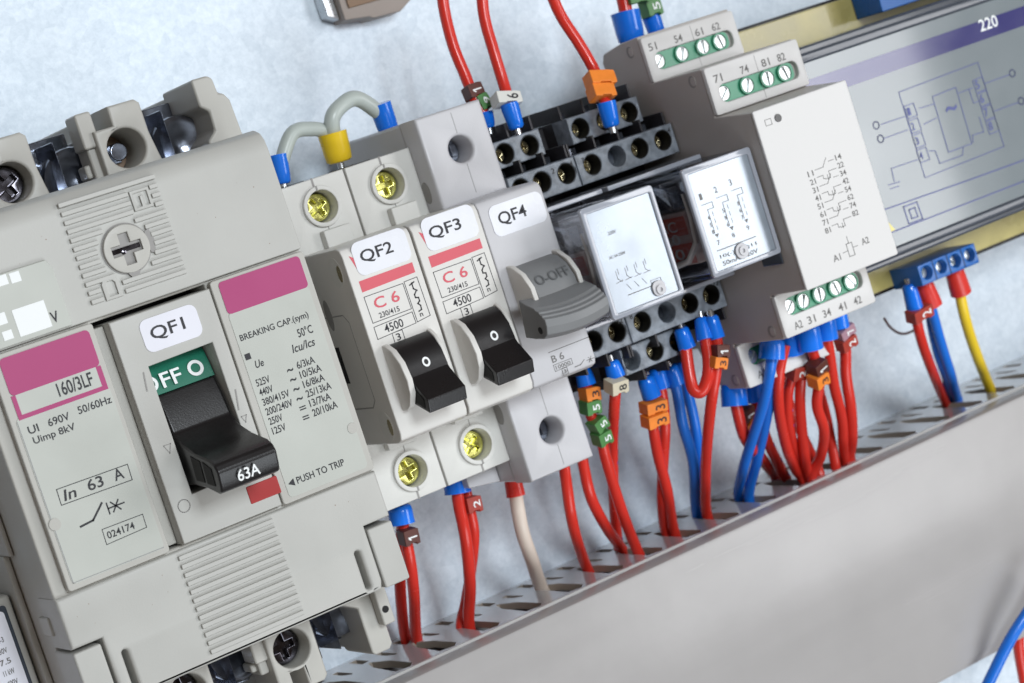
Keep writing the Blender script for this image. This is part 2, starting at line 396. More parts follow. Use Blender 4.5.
# ribs and dial on upper cover
g=G();y=49.6
while y>27.4:
    dy=abs(y-.5-36.8)
    if dy<6.0:
        k=math.sqrt(36-dy*dy)
        if -47.2-k>-57.6:g.box(-58,-47.2-k,y-.95,y,71.7,72.5)
        g.box(-47.2+k,-36.4,y-.95,y,71.7,72.5)
    elif 42.8<y<48.4: g.box(-58,-43.2,y-.95,y,71.7,72.5);g.box(-38.4,-36.4,y-.95,y,71.7,72.5)
    elif y<32 : g.box(-58,-55.2,y-.95,y,71.7,72.5);g.box(-50.4,-36.4,y-.95,y,71.7,72.5)
    else: g.box(-58,-36.4,y-.95,y,71.7,72.5)
    y-=1.86
link('ribbed_panel',g,'rib',mc,.18)
for q,h in (([(-42.9,43.4),(-38.6,43.4),(-38.6,47.6),(-42.9,47.6)],[(-42.3,44.0),(-41.0,44.0),(-41.0,46.2),(-40.2,46.2),(-40.2,44.0),(-39.2,44.0),(-39.2,47.0),(-42.3,47.0)]),
          ([(-54.8,28.0),(-51.0,28.0),(-51.0,31.4),(-51.8,32.6),(-54.0,32.6),(-54.8,31.4)],[(-53.9,28.6),(-51.9,28.6),(-51.9,31.2),(-52.3,31.7),(-53.5,31.7),(-53.9,31.2)])):
    link('raised_mark',G().prism(q,'w',71.75,72.4,[h]),'grey',mc,.12)
g=G().prism(circ(-47.2,36.8,5.0,40),'w',71.9,72.6,[[(-47.2+a,36.8+b) for a,b in [(-1.1,-3.3),(1.1,-3.3),(1.1,-1.1),(3.3,-1.1),(3.3,1.1),(1.1,1.1),(1.1,3.3),(-1.1,3.3),(-1.1,1.1),(-3.3,1.1),(-3.3,-1.1),(-1.1,-1.1)]]])
dial=link('test_dial',g,'greyrim',mc,.2)
g=G().prism(circ(-47.2,36.8,5.35,40),'w',71.6,71.88);g.prism([(-42.4,34.6),(-41.4,34.2),(-40.9,37),(-41.4,39.4),(-42.5,39)],'w',71.6,72.3);g.prism([(-48.6,31.9),(-45.8,31.9),(-46.6,30.7),(-47.8,30.7)],'w',71.6,72.4)
link('dial_surround',g,'seam',dial)
g=G().lathe(-47.9,36.3,[(.2,71.8),(.55,71.9),(.5,72.1),(.1,72.2)],'w',14);g.box(-50.3,-44.1,36.3,37.3,71.9,72.05);link('dial_pin',g,'mwh' if False else 'dscrew',dial)
# middle: label modules
def labelmod(u0,u1,name):
    g=G().prism(rrect(u0,u1,-24.4,24.9,.8),'w',62,72.3)
    o=link(name,g,'greyrim',mc,.35);return o
lm=labelmod(-81.8,-59.2,'label_plate')
g=G().prism(rrect(-80.6,-60.2,-23.2,11.6,1.0),'w',72.25,72.42);link('printed_film',g,'labelgrey',lm)
g=G().prism(rrect(-79.9,-60.5,16.2,23.9,1.0),'w',72.25,72.46);g.box(-79.9,-60.5,11.2,12.1,72.25,72.46);g.box(-79.9,-79.0,12.11,16.19,72.25,72.46);g.box(-61.6,-60.5,12.11,16.19,72.25,72.46)
link('magenta_field',g,'magenta',lm)
g=G().box(-79.0,-61.6,12.1,16.35,72.25,72.44);link('name_strip',g,'labelgrey',lm)
g=G()
tf(g,'160/3LF',-70.6,12.9,7.6,2.8,72.46)
tf(g,'UI',-78.9,7.9,2.2,1.6,72.42);tf(g,'690V',-74.6,8.0,4.6,1.6,72.42);tf(g,'50/60Hz',-68.0,8.3,7.3,1.6,72.42)
tf(g,'Uimp 8kV',-78.6,5.3,9.0,1.9,72.42)
g.stroke([(-77.5,-7.5),(-62.0,-7.8),(-61.9,-4.5),(-77.4,-4.2)],.16,72.42,.05,True)
tf(g,'In',-76.6,-7.0,2.6,2.2,72.42,.25);tf(g,'63',-71.2,-6.9,3.4,2.3,72.42);tf(g,'A',-65.4,-6.9,2.1,2.3,72.42)
g.stroke([(-75.2,-12.9),(-72.4,-12.6),(-69.6,-10.0)],.42,72.42)
g.stroke([(-68.7,-12.6),(-68.7,-10.4)],.3,72.42);g.stroke([(-68.7,-11.5),(-65.2,-11.5)],.3,72.42);g.stroke([(-67.8,-12.5),(-66.2,-10.5)],.3,72.42);g.stroke([(-67.8,-10.5),(-66.2,-12.5)],.3,72.42)
g.stroke([(-71.4,-18.2),(-62.4,-17.9),(-62.3,-15.1),(-71.3,-15.0)],.14,72.42,.05,True)
tf(g,'024174',-70.7,-17.3,6.0,1.5,72.42)
link('lettering',g,'ink',lm)
g=G();g.prism(circ(-80.0,-10.6,1.25,20),'w',72.3,72.55);link('latch_dot',g,'greyrim',lm)
g=G().stroke([(-80.4,-22.9),(-80.4,11)],.14,72.42);g.stroke([(-80.4,-22.9),(-60.4,-23.0)],.14,72.42);link('film_edge_line',g,'greyink',lm)
rm=labelmod(-32.6,-10.1,'label_plate')
g=G().prism(rrect(-30.9,-11.6,-23.4,17.5,1.0),'w',72.25,72.42);link('printed_film',g,'labelgrey',rm)
g=G().prism(rrect(-30.9,-11.5,17.2,24.2,.9),'w',72.25,72.46);link('magenta_field',g,'magenta',rm)
g=G()
tf(g,'BREAKING CAP.(sym)',-30.1,10.7,16.4,1.75,72.42);tf(g,'50°C',-17.4,7.7,3.6,1.9,72.42)
g.box(-30.4,-29.1,7.0,8.3,72.43,72.47)
tf(g,'Ue',-28.9,4.7,2.0,1.6,72.42,.2);tf(g,'Icu/Ics',-19.8,5.0,5.4,1.8,72.42,.2)
rows=[('525V','~','6/3kA'),('440V','~','10/5kA'),('380/415V','~','16/8kA'),('200/240V','~','25/13kA'),('250V','=','13/7kA'),('125V','=','20/10kA')]
for i,(a,b,c) in enumerate(rows):
    v=2.6-i*2.13
    tf(g,a,-29.9,v-1.6,.80*len(a),1.55,72.42);tf(g,b,-22.4,v-1.0,1.5,.65 if b=='~' else .8,72.42);tf(g,c,-19.9,v-1.1,.86*len(c),1.6,72.42)
g.prism([(-30.3,-20.5),(-28.8,-19.7),(-28.8,-21.3)],'w',72.43,72.47)
tf(g,'PUSH TO TRIP',-28.2,-21.2,11.6,1.5,72.42)
link('lettering',g,'ink',rm)
g=G();g.prism(circ(-12.3,-14.4,1.15,20),'w',72.3,72.55);link('latch_dot',g,'greyrim',rm)
# toggle module between the plates
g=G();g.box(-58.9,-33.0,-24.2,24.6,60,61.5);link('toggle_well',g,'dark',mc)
g=G()
win=[(-51.1,-14.9),(-36.3,-14.2),(-36.3,13.0),(-51.1,12.7)]
g.prism([(-56.2,-24.0),(-33.2,-24.0),(-33.2,23.7),(-56.2,23.7)],'w',62,72.9,[win])
tm=link('toggle_module',g,'grey',mc,.35)
g=G().prism([(-58.5,-23.7),(-56.25,-23.7),(-56.25,23.4),(-58.5,23.4)],'w',62,69.3);link('side_rail',g,'greyrim',tm,.3)
g=G().stroke([(-53.1,8.2),(-52.6,11.8)],.3,72.9,.12);g.stroke([(-35.6,-2),(-34.9,2)],.3,72.9,.12);g.stroke([(-53.6,-3.6),(-52.0,-3.6),(-52.8,-5.4)],.16,72.9,.08,True);g.stroke([(-35.6,-3.6),(-34.4,-3.6),(-35,-5)],.16,72.9,.08,True)
g.stroke(circ(-53.6,-16.6,1.3,20),.16,72.9,.08,True);link('moulded_marks',g,'seam',tm)
g=G().prism(rrect(-50.4,-37.5,15.1,22.0,1.7),'w',72.88,73.06);st=link('name_sticker',g,'stickerflat',tm)
g=G();tf(g,'QF1',-48.6,17.0,7.7,3.1,73.06);link('lettering',g,'ink',st)
g=G().prism(rrect(-39.7,-32.6+.2,-21.5,-17.7,.3),'w',72.0,73.05);link('trip_button',g,'redbtn',tm,.2)
# toggle: green drum face, black body, paddle handle
g=G()
g.prism([(13.4,60),(13.4,66.2),(11.5,67.4),(8.8,68.4),(6.2,69.0),(6.2,60)],'u',-50.9,-36.6);tg=link('toggle_drum',g,'green',mc,.1)
g=G();text(g,'FF',(-48.2,7.2,69.35),(1,0,0),(0,.97,-.23),4.6,3.2,.05)
k=G();
sl=lambda v:67.4+(11.5-v)*.32
for a in range(24):
    t0=2*math.pi*a/24;t1=2*math.pi*(a+1)/24
    q=[]
    for (tt,rr) in ((t0,1.75),(t1,1.75),(t1,1.05),(t0,1.05)):
        v=8.9+rr*math.cos(tt)*.95;q.append((-40.0+rr*math.sin(tt),v,sl(v)+.25))
    g.quadprism(q,[(x,y,z+.05) for x,y,z in q])
# partial O at the left edge
for a in range(12):
    t0=math.pi*a/12;t1=math.pi*(a+1)/12;q=[]
    for (tt,rr) in ((t0,1.6),(t1,1.6),(t1,.95),(t0,.95)):
        v=8.8+rr*math.cos(tt);q.append((-50.4+rr*math.sin(tt),v,sl(v)+.25))
    g.quadprism(q,[(x,y,z+.05) for x,y,z in q])
link('lettering',g,'white',tg)
g=G()
g.prism([(6.15,60),(6.15,69.2),(2.5,70.6),(-2.2,71.6),(-4.5,74.0),(-6.6,79.5),(-8.2,86.4),(-9.3,88.2),(-10.8,88.9),(-13.9,88.0),(-15.1,87.2),(-15.4,85.8),(-14.0,80),(-13.4,74),(-13.6,60)],'u',-50.4,-36.9)
hd=link('handle',g,'black',mc,.5,3)
g=G();
def wq(pts): return [(-50.45,a,b) for a,b in pts],[(-50.52,a,b) for a,b in pts]
g.quadprism(*wq([(-8.3,82.6),(-9.9,86.2),(-13.6,85.6),(-13.0,81.8)]));g.quadprism(*wq([(-7.0,77.2),(-8.2,81.4),(-12.8,80.6),(-12.2,76.4)]))
link('handle_openings',g,'dark',hd)
g=G();text(g,'63A',(-46.6,-14.0,88.3),(1,0,0),(0,.96,.27),5.0,2.5,.28);link('lettering',g,'white',hd)
# lower cover
g=G()
out=[(L,-24.9),(R_,-24.9),(R_,-35.2),(-16.4,-35.2),(-16.4,-47.5),(-17.0,-49.3),(-77.6,-49.3),(-78.2,-47.5),(-78.2,-35.6),(L,-35.6)]
sl1=rrect(-20.5,-19.2,-48.2,-39.5,.6,3);sl2=rrect(-75.4,-74.1,-48.2,-39.5,.6,3)
g.prism(out,'w',60,71.5,[sl1,sl2])
lc=link('lower_cover',g,'grey',mc,.8,3)
g=G()
for q in range(26):
    x=random.uniform(-83,-12);y=random.choice([random.uniform(-34,-26),random.uniform(28,48)]);rr=random.uniform(.05,.13)
    if -59<x<-35: continue
    g.prism(circ(x,y,rr,7),'w',71.78 if y>0 else 71.48,71.83 if y>0 else 71.53)
sp_=link('dust_specks',g,'wood',lc);sp_['kind']='stuff'
g=G();y=-26.0
while y>-48.0:
    g.box(-58.0,-35.8,y-.95,y,71.4,72.2);y-=1.86
link('ribs',g,'rib',lc,.18)
g=G();g.box(-16.0,R_+.1,-49.6,-36.2,58.5,71.2);link('corner_block',g,'grey',mc,.5)
g=G();g.box(L-.1,-78.8,-49.6,-36.4,58.5,71.2);link('corner_block',g,'grey',mc,.5)
# left flank ledges
g=G();g.box(L-.9,L+.5,-50,-16,2,48);g.box(L-.5,L+.5,-16,49,2,52);g.box(L-.5,L+.5,-33,-29,57,63);link('side_ledge',g,'greyrim',mc,.3)
# terminal partitions, upper and lower, with mounting holes
def partition(cu,top,hole,screw,wd=6.0,fr=54.0):
    sg=1 if top else -1
    g=G();a,b=sorted((sg*47.0,sg*66.5))
    hl=[]
    if hole: hl=[circ(cu,sg*57.0,4.3,30)]
    if top: out=[(cu-wd,a),(cu+wd+1.8,a),(cu+wd+.6,a+7.5),(cu+wd,a+12),(cu+wd,b-1),(cu+wd-1,b),(cu-wd+4.6,b),(cu-wd+4.6,b-4.3),(cu-wd,b-4.3)]
    else: out=[(cu-wd+.4,b),(cu+wd,b),(cu+wd,a+1),(cu+wd-1,a),(cu+1.2,a),(cu+1.2,a+4.6),(cu-2.2,a+4.6),(cu-2.2,a),(cu-wd+1.4,a),(cu-wd+.4,a+1)]
    g.prism(out,'w',fr-13,fr,hl);g.prism(out,'w',2,fr-13.02)
    o=link('terminal_partition',g,'greyrim',mc,.6,3)
    g=G();g.box(cu-wd-2.6,cu-wd+1.2,b-7.5 if top else a+9,b+.3 if top else b-2,fr-8,fr-1.2);g.box(cu-wd-1.8,cu-wd+.5,b-15 if top else a+6,b-7 if top else a+9.5,fr-9,fr-2.4);g.box(cu-wd-3.0,cu-wd,b-13.5 if top else a+7,b-10.5 if top else a+9,fr-9,fr-4)
    link('partition_wing',g,'greyrim',o,.6,3)
    if hole and screw:
        g=cross_head(G(),cu,sg*57.0,3.9,fr-12.9,fr-5.5,.5 if top else .05,1.5);g.prism(circ(cu,sg*57,4.15,32),'w',fr-12.9,fr-9)
        link('mounting_screw',g,'dscrew',o,.25)
    elif hole:
        g=G().cyl(cu,sg*57,4.2,'w',fr-12.9,fr-12.4);link('hole_floor',g,'wood',o)
        g=G().box(cu-3.2,cu+1.6,sg*57-2.4,sg*57+2.0,fr-12.3,fr-9.5);g.cyl(cu+1,sg*57,2.0,'w',fr-12.3,fr-8);link('nut_insert',g,'dmetal',o,.3)
    return o
partition(-59.4,True,True,True);partition(-33.2,True,True,False)
partition(-59.4,False,True,True);partition(-34.2,False,True,True)
g=G();g.prism([(-15.2,47),(-6.9+.2,47),(-7.2,60.5),(-8.2,62.3),(-9.4,62.6),(-9.6,66.0),(-10.6,66.9),(-14.6,66.9),(-14.6,60.8),(-12.8,59.4),(-13.0,55),(-15.2,53.2)],'w',36,54.6);g.box(-12,-7.4,47,66,2,35.9)
link('terminal_partition',g,'greyrim',mc,.7,3)
g=G();g.prism([(-19.6,-47),(-9.9,-47),(-9.9,-57.5),(-10.8,-59),(-10.8,-65.4),(-11.8,-66.4),(-15.6,-66.4),(-16.2,-65.6),(-16.2,-55),(-19.6,-53)],'w',38,53);g.box(-15,-10.4,-66,-50,2,37.9);g.box(-12.6,-9.6,-60.5,-50.5,53.01,56)
link('terminal_partition',g,'greyrim',mc,.8,3)
g=G().cyl(-11.2,-57,.8,'w',55.9,56.15,14);link('partition_hole',g,'dark',mc)
# terminal lugs
for i,cu in enumerate((-72.6,-46.6,-21.0)):
    for sg in (1,-1):
        g=G()
        a,b=sorted((sg*46,sg*63));g.box(cu-7.4,cu+6.6,a,b+(1.5 if sg>0 else 0),24,38.5);g.prism([(cu-7.0,36.5),(cu-6.4,36.5),(cu-4.6,46),(cu-5.6,50)],'v',a,b);g.prism([(cu-1.2,36.4),(cu+.4,36.4),(cu+.8,44),(cu-.2,49)],'v',a,b)
        lg=link('terminal_lug',g,'dmetal',mc,.3)
        g=G().lathe(cu-4.6,sg*53.5,[(5.6,38),(5.8,40.2),(6.2,40.6),(6.0,41.4),(4.6,41.2),(.5,40.4)],'w',40);g.lathe(cu+3.6,sg*54.2,[(7.0,38),(7.2,43.5),(6.8,44.6),(5.2,44.4),(2.5,43.2),(.5,42.8)],'w',40)
        link('clamp_bolt',g,'dmetal',lg)
# device left of the breaker
dv=thing('contactor','dark grey contactor with white rating label in the bottom left corner','contactor',(-110,-50,0))
g=G();g.box(-125,-86.0,-75,-24,2,44);link('housing',g,'greyrim',dv,.8)
g=G().prism(rrect(-123,-87.6,-70,-25.8,.8),'w',43.95,44.5);link('label_frame',g,'bezel',dv,.1)
g=G().prism(rrect(-122,-88.5,-69,-26.8,.8),'w',44.51,44.9);lb=link('rating_label',g,'stickerflat',dv)
g=G()
for i in range(9):
    tf(g,['AC-3','230V','7.5','11 kW','400V','15 kW','IEC','CE','18A'][i],-92.8,-33-i*2.3,2.4,1.2,44.95)
link('lettering',g,'faint',lb)

# ---------------------------------------------------------------- miniature breakers QF2, QF3
def terminal_block(g,u0,u1,sg,cu,wf=46.0,vo=38.6,r=3.7):
    a,b=sorted((sg*22.4,sg*vo))
    g.prism([(u0,a),(u1,a),(u1,b),(u0,b)],'w',38,wf,[circ(cu,sg*32.0,r,36)])
    g.box(u0,u1,a,b,8,37.98)
def make_mcb(u0,label):
    t=thing('miniature_breaker',label,'circuit breaker',(u0,0,7.5),'slim white breakers marked C 6')
    a,b=u0+.1,u0+17.6;cu=u0+8.9
    g=G()
    g.prism([(-22.3,8),(-22.3,65.6),(-21.6,67.4),(-20.2,68),(20.6,68),(22.0,67.4),(22.6,65.8),(22.6,8)],'u',a,b)
    link('body',g,'cream',t,.35)
    for sg in (1,-1):
        g=G();cu=u0+(9.6 if sg>0 else 10.2);terminal_block(g,a,b,sg,cu)
        o=link('terminal_housing',g,'creamterm',t,.3)
        g=G().prism(circ(cu,sg*32,4.75,40),'w',45.9,46.9,[circ(cu,sg*32,3.75,40)])
        q=G()
        link('screw_ring',g,'creamterm',o,.2)
        g=G().stroke([(cu-.3,sg*36.9),(cu-.3,sg*38.5)],.5,46.0,.06);g.stroke([(cu+.1,sg*24.0),(cu,sg*27.2)],.22,46.0,.06);g.stroke([(cu-.2,sg*35.9),(cu-.2,sg*36.6)],.4,46.95,.06);link('mould_slit',g,'seam',o)
        if sg>0:
            g=G().box(cu-2.6,cu+4.4,22.5,26.6,45.9,48.4);link('latch_tab',g,'creamterm',o,.3)
        else:
            g=G().box(cu-4.6,cu+3.4,-25.6,-22.0,45.9,48.0);link('latch_tab',g,'creamterm',o,.3)
        g=cross_head(G(),cu,sg*32,3.2,38.1,43.6,.5 if sg>0 else .15,1.3);
        link('terminal_screw',g,'yscrew',o,.22)
        g=G().box(cu-3.4,cu+3.4,sg*38.55,sg*38.75,24,34);link('wire_opening',g,'dark',o)
    # side details on the left face
    for cv in (17.5,-18.0):
        o=link('rivet_recess',G().prism(circ(cv,62.5,3.4,26,1.9*1.6),'u',a-.06,a+.05),'creamterm',t)
        link('rivet',G().prism(circ(cv-.4,64.4,1.9,20,.9),'u',a-.16,a-.07),'brass',o)
    link('side_dimple',G().prism(circ(8.5,52.0,3.6,26,1.6),'u',a-.05,a+.05),'seam',t)
    g=G()
    for p,q in (((8.0,36),(8.0,59)),((8.0,59),(6.2,61)),((6.2,61),(-12,61)),((-12,61),(-13.6,59)),((-13.6,59),(-13.6,36))):
        A=Vector(p);B=Vector(q);d=(B-A).normalized();nn=Vector((-d.y,d.x))*.14
        g.prism([tuple(A+nn),tuple(A-nn),tuple(B-nn),tuple(B+nn)],'u',a-.04,a+.02)
    link('side_seam',g,'seam',t)
    g=G().prism([(1,47),(1,51.5),(-7.5,51.5),(-7.5,47)],'u',a-.04,a+.02);link('side_slot',g,'dark',t)
    # print on the nose
    n=68.0
    g=G();g.prism([(u0+2.1,11.9),(u0+15.9,12.2),(u0+15.9,14.5),(u0+2.1,14.4)],'w',n-.02,n+.06)
    g.prism([(u0+1.7,20.3),(u0+3.0,19.4),(u0+3.0,15.8)],'w',n-.02,n+.06)
    tf(g,'C 6',u0+3.9,7.4,6.4,2.5,n+.02);link('red_print',g,'redprint',t)
    g=G()
    g.stroke([(u0+2.2,4.8),(u0+12.2,4.9),(u0+12.1,10.8),(u0+2.1,10.8)],.14,n,.06,True)
    g.stroke([(u0+12.6,1.7),(u0+16.1,2.1),(u0+15.9,11.1),(u0+12.5,11.0)],.14,n,.06,True)
    g.stroke([(u0+2.1,1.1),(u0+12.2,1.6),(u0+12.1,4.2),(u0+2.1,3.9)],.14,n,.06,True)
    g.stroke([(u0+5.8,-1.0),(u0+8.4,-1.0),(u0+8.4,1.3),(u0+5.8,1.3)],.14,n,.06,True)
    tf(g,'230/415',u0+4.2,5.3,5.2,1.2,n);tf(g,'4500',u0+4.4,1.8,4.8,1.9,n);tf(g,'3',u0+6.5,-.7,1.1,1.6,n)
    g.stroke([(u0+14.2,10.2),(u0+14.2,8.9),(u0+14.9,8.3)],.3,n);g.stroke([(u0+13.6,9.9),(u0+14.8,10.3)],.3,n)
    g.stroke([(u0+14.6,8.2),(u0+14.0,7.6),(u0+14.0,6.9),(u0+14.7,6.7),(u0+14.7,5.9),(u0+14.1,5.5),(u0+14.6,4.9),(u0+14.5,4.0),(u0+13.8,3.8)],.3,n);tf(g,'n',u0+13.7,2.5,.8,.8,n)
    link('black_print',g,'ink',t)
    # name sticker
    g=G()
    k=rrect(u0+2.6,u0+16.4,15.2,22.7,1.8);g.prism(k,'w',n+.01,n+.16)
    s=link('name_sticker',g,'sticker',t)
    g=G();tf(g,'QF2',u0+4.2,17.5,8.2,3.1,n+.17);link('lettering',g,'ink',s)
    # toggle with cheeks
    def disc(cv,cw,r,a0,a1,n_=16): return [(cv+r*math.cos(math.radians(a0+(a1-a0)*i/n_)),cw+r*math.sin(math.radians(a0+(a1-a0)*i/n_))) for i in range(n_+1)]
    g=G();g.prism([(-.4,67),(-.6,69.0),(-2.0,71.6),(-5,73.9),(-8.8,74.8),(-12.0,74.2),(-14.6,72.2),(-15.6,70),(-15.6,67)],'u',u0+2.4,u0+3.9)
    g.prism([(-.4,67),(-.6,69.0),(-2.0,70.8),(-5,72.3),(-8.8,72.8),(-12.0,71.8),(-14.6,70.2),(-15.6,69),(-15.6,67)],'u',u0+13.9,u0+14.9)
    link('toggle_cheek',g,'cream',t,.3,3)
    g=G();g.prism([(-.8,67.9),(-1.0,69.2),(-2.4,71.2),(-5,72.9),(-8.5,73.6),(-12,72.6),(-14.4,70.4),(-15.0,67.9)],'u',u0+4.0,u0+13.8)
    tgl=link('toggle',g,'black',t,.2,smooth=45)
    g=G();g.prism([(-8.2,73.2),(-9.6,74.0),(-14.0,78.2),(-17.0,77.2),(-14.2,70.2)],'u',u0+4.0,u0+13.8);link('grip',g,'black',tgl,.25)
    g=G();P=[(u0+3.97,-10.6,73.6),(u0+3.97,-13.8,76.6),(u0+3.97,-15.8,76.0),(u0+3.97,-13.9,71.8)];g.quadprism(P,[(u0+3.9,b,c) for _,b,c in P]);link('grip_opening',g,'dark',tgl)
    g=G()
    for i in range(20):
        t0=2*math.pi*i/20;t1=2*math.pi*(i+1)/20;q=[]
        for tt,rr in ((t0,1),(t1,1),(t1,.55),(t0,.55)):
            v=-6.6+1.1*rr*math.cos(tt);q.append((u0+8.9+.95*rr*math.sin(tt),v,72.98+(-5-v)*.2+.08))
        g.quadprism(q,[(x,y,z+.05) for x,y,z in q])
    link('zero_mark',g,'white',tgl)
    return t
q2=make_mcb(0,'white breaker tagged QF2, leftmost of the three slim ones beside the large QF1 breaker')
q3=copy_tree(q2);q3.location=W((18.0,0,7.5));tag(q3,'white breaker tagged QF3 standing between QF2 and QF4')
def retext(root,parentname,old,txt_args):
    for c in root.children_recursive:
        if c.name.startswith('lettering') and c.parent.name.startswith(parentname):
            g=G();txt_args(g);me=bpy.data.meshes.new('lettering')
            me.from_pydata([W((p[0],p[1],p[2]-7.5)) for p in g.v],[],g.f);me.materials.append(M['ink']);c.data=me
for c in q3.children_recursive:
    if c.name.startswith('terminal_screw'):
        up_=c.parent.children and ('terminal_housing' in c.parent.name)
        zc=sum(v.co.z for v in c.data.vertices)/len(c.data.vertices);xc=sum(v.co.x for v in c.data.vertices)/len(c.data.vertices)
        me=c.data.copy();me.transform(Matrix.Translation((xc,0,zc))@Matrix.Rotation(math.radians(24 if zc>0 else -31),4,'Y')@Matrix.Translation((-xc,0,-zc)));c.data=me
retext(q3,'name_sticker','',lambda g:tf(g,'QF3',4.0,17.4,8.4,3.1,68.17))

# ---------------------------------------------------------------- QF4
u0=35.6
q4=thing('miniature_breaker','cool grey breaker tagged QF4 with a dark grey lever moulded O-OFF','circuit breaker',(u0,0,7.5))
a,b=u0+.1,u0+17.7
g=G();g.prism([(-22.3,8),(-22.3,65.6),(-21.6,67.4),(-20.2,68),(20.6,68),(22.0,67.4),(22.6,65.8),(22.6,8)],'u',a,b);link('body',g,'lilac',q4,.4)
for sg in (1,-1):
    cu=45.0;g=G()
    A,B_=sorted((sg*22.4,sg*44.3));prof_=[(sg*22.4,8),(sg*22.4,52.6),(sg*42.4,52.6),(sg*43.6,51.6),(sg*44.6,44),(sg*44.6,8)]
    g.prism([(35.6,A),(53.7,A),(53.7,B_),(35.6,B_)],'w',45,52.8,[circ(cu,sg*34.6,3.2,36)])
    g.box(35.6,53.7,A,B_,8,44.98)
    o=link('terminal_housing',g,'lilac',q4,.8,3)
    g=G().cyl(cu,sg*34.6,3.1,'w',45,45.6);g.box(cu-2.4,cu-.4,sg*34.6-2.0,sg*34.6+2.0,45.5,47.5);g.box(cu+.6,cu+2.2,sg*34.6-1.4,sg*34.6+1.6,45.5,46.5);link('terminal_screw',g,'dmetal',o,.2)
    g=G().stroke([(cu+.2,sg*38.4),(cu+.2,sg*43.2)],.14,52.8,.05);g.stroke([(cu+.2,sg*24.0),(cu+.2,sg*30.8)],.14,52.8,.05);link('mould_slit',g,'greyink',o)
    g=G().prism(circ(sg*27.2,47.5,2.6,24,1.9),'u',35.5,35.62);link('side_hole',g,'seam',o)
g=G().prism([(34.2,-38.8),(35.5,-38.8),(35.5,-24),(34.2,-24)],'w',12,37);g.prism([(27,-42.5),(35.5,-43.8),(35.5,-38.8),(27,-38.8)],'w',12,38);link('foot_clip',g,'lilac',q4,.3)
g=G().prism(rrect(38.0,50.9+1.6,13.2,20.4,1.8),'w',67.99,68.16);s=link('name_sticker',g,'sticker',q4)
g=G();tf(g,'QF4',39.9,15.2,7.6,3.3,68.17);link('lettering',g,'ink',s)
g=G();g.stroke([(41.8,-15.3),(53.0,-15.3)],.16,68,.05);tf(g,'B 6',42.0,-17.9,3.4,1.7,68);g.stroke([(42.0,-19.9),(47.0,-19.7),(47.0,-18.4),(42.0,-18.4)],.12,68,.05,True);tf(g,'10000',42.4,-19.6,4.1,.9,68)
g.stroke([(43.8,-21.4),(45.2,-21.4),(45.2,-19.9),(43.8,-19.9)],.12,68,.05,True);tf(g,'3',44.2,-21.1,.6,.9,68);g.stroke([(47.4,-20.6),(48.9,-20.6),(50.2,-19.8)],.14,68);g.stroke([(50.8,-20.2),(52.9,-20.2)],.14,68);g.stroke([(51.4,-20.8),(52.2,-19.6)],.12,68);g.stroke([(51.4,-19.6),(52.2,-20.8)],.12,68)
link('black_print',g,'faint',q4)
# lever: cheeks, drum, wide ribbed bar
g=G()
for (x0,x1) in ((38.0,39.3),(50.6,51.8)):
    g.prism([(6.6,67),(6.2,70),(4,73.6),(.6,75.8),(-3.6,76),(-7.0,73.6),(-8.4,70),(-8.6,67)],'u',x0,x1)
link('lever_cheek',g,'cream',q4,.35,3)
g=G();g.prism([(5.8,67.9),(5.2,70.8),(3,73.6),(0,75.2),(-3.2,75.6),(-6,75.2),(-9.4,72),(-10.4,67.9)],'u',39.5,50.4);lv=link('lever_drum',g,'leaver',q4,.2,smooth=50)
g=G();text(g,'O-OFF',(40.5,.3,75.0),(1,0,0),(0,.86,-.5),9.0,2.6,.35);link('lettering',g,'leverink',lv)
g=G()
for i in range(12):
    pass
def arcband(g,uc,hw,prof):
    """bar whose front bows outward; prof in (v,w)"""
    n=14;rings=[]
    for i in range(n+1):
        x=-1+2*i/n;du=uc+x*hw;bow=1.6*(1-x*x)
        rings.append([(du,v-bow*.55,w+bow*.6) for v,w in prof])
    k=len(g.v);m=len(prof)
    for r_ in rings:g.v+=r_
    for i in range(n):
        for j in range(m):
            q=(j+1)%m;g.f.append([k+i*m+j,k+i*m+q,k+(i+1)*m+q,k+(i+1)*m+j])
    g.f.append([k+j for j in range(m)]);g.f.append([k+n*m+j for j in range(m)])
pr_=[(-1.0,74.0),(-2.2,76.2),(-3.4,79.4),(-4.0,79.9),(-4.4,80.9),(-5.0,81.0),(-5.3,81.8),(-5.9,81.9),(-6.2,82.6),(-8.0,82.6),(-9.8,81.6),(-10.6,79.6),(-10.4,76),(-9.8,72)]
arcband(g,43.7,8.6,pr_);link('lever_bar',g,'leaver',lv,.25,3,smooth=28)
g=G();P=circ(-8.6,79.4,.8,18);g.prism(P,'u',35.0,35.12);link('pin_hole',g,'dark',lv)
g=G().box(45.5,48,-12.4,-11.0,67.9,68.1);link('notch',g,'leaver',q4)

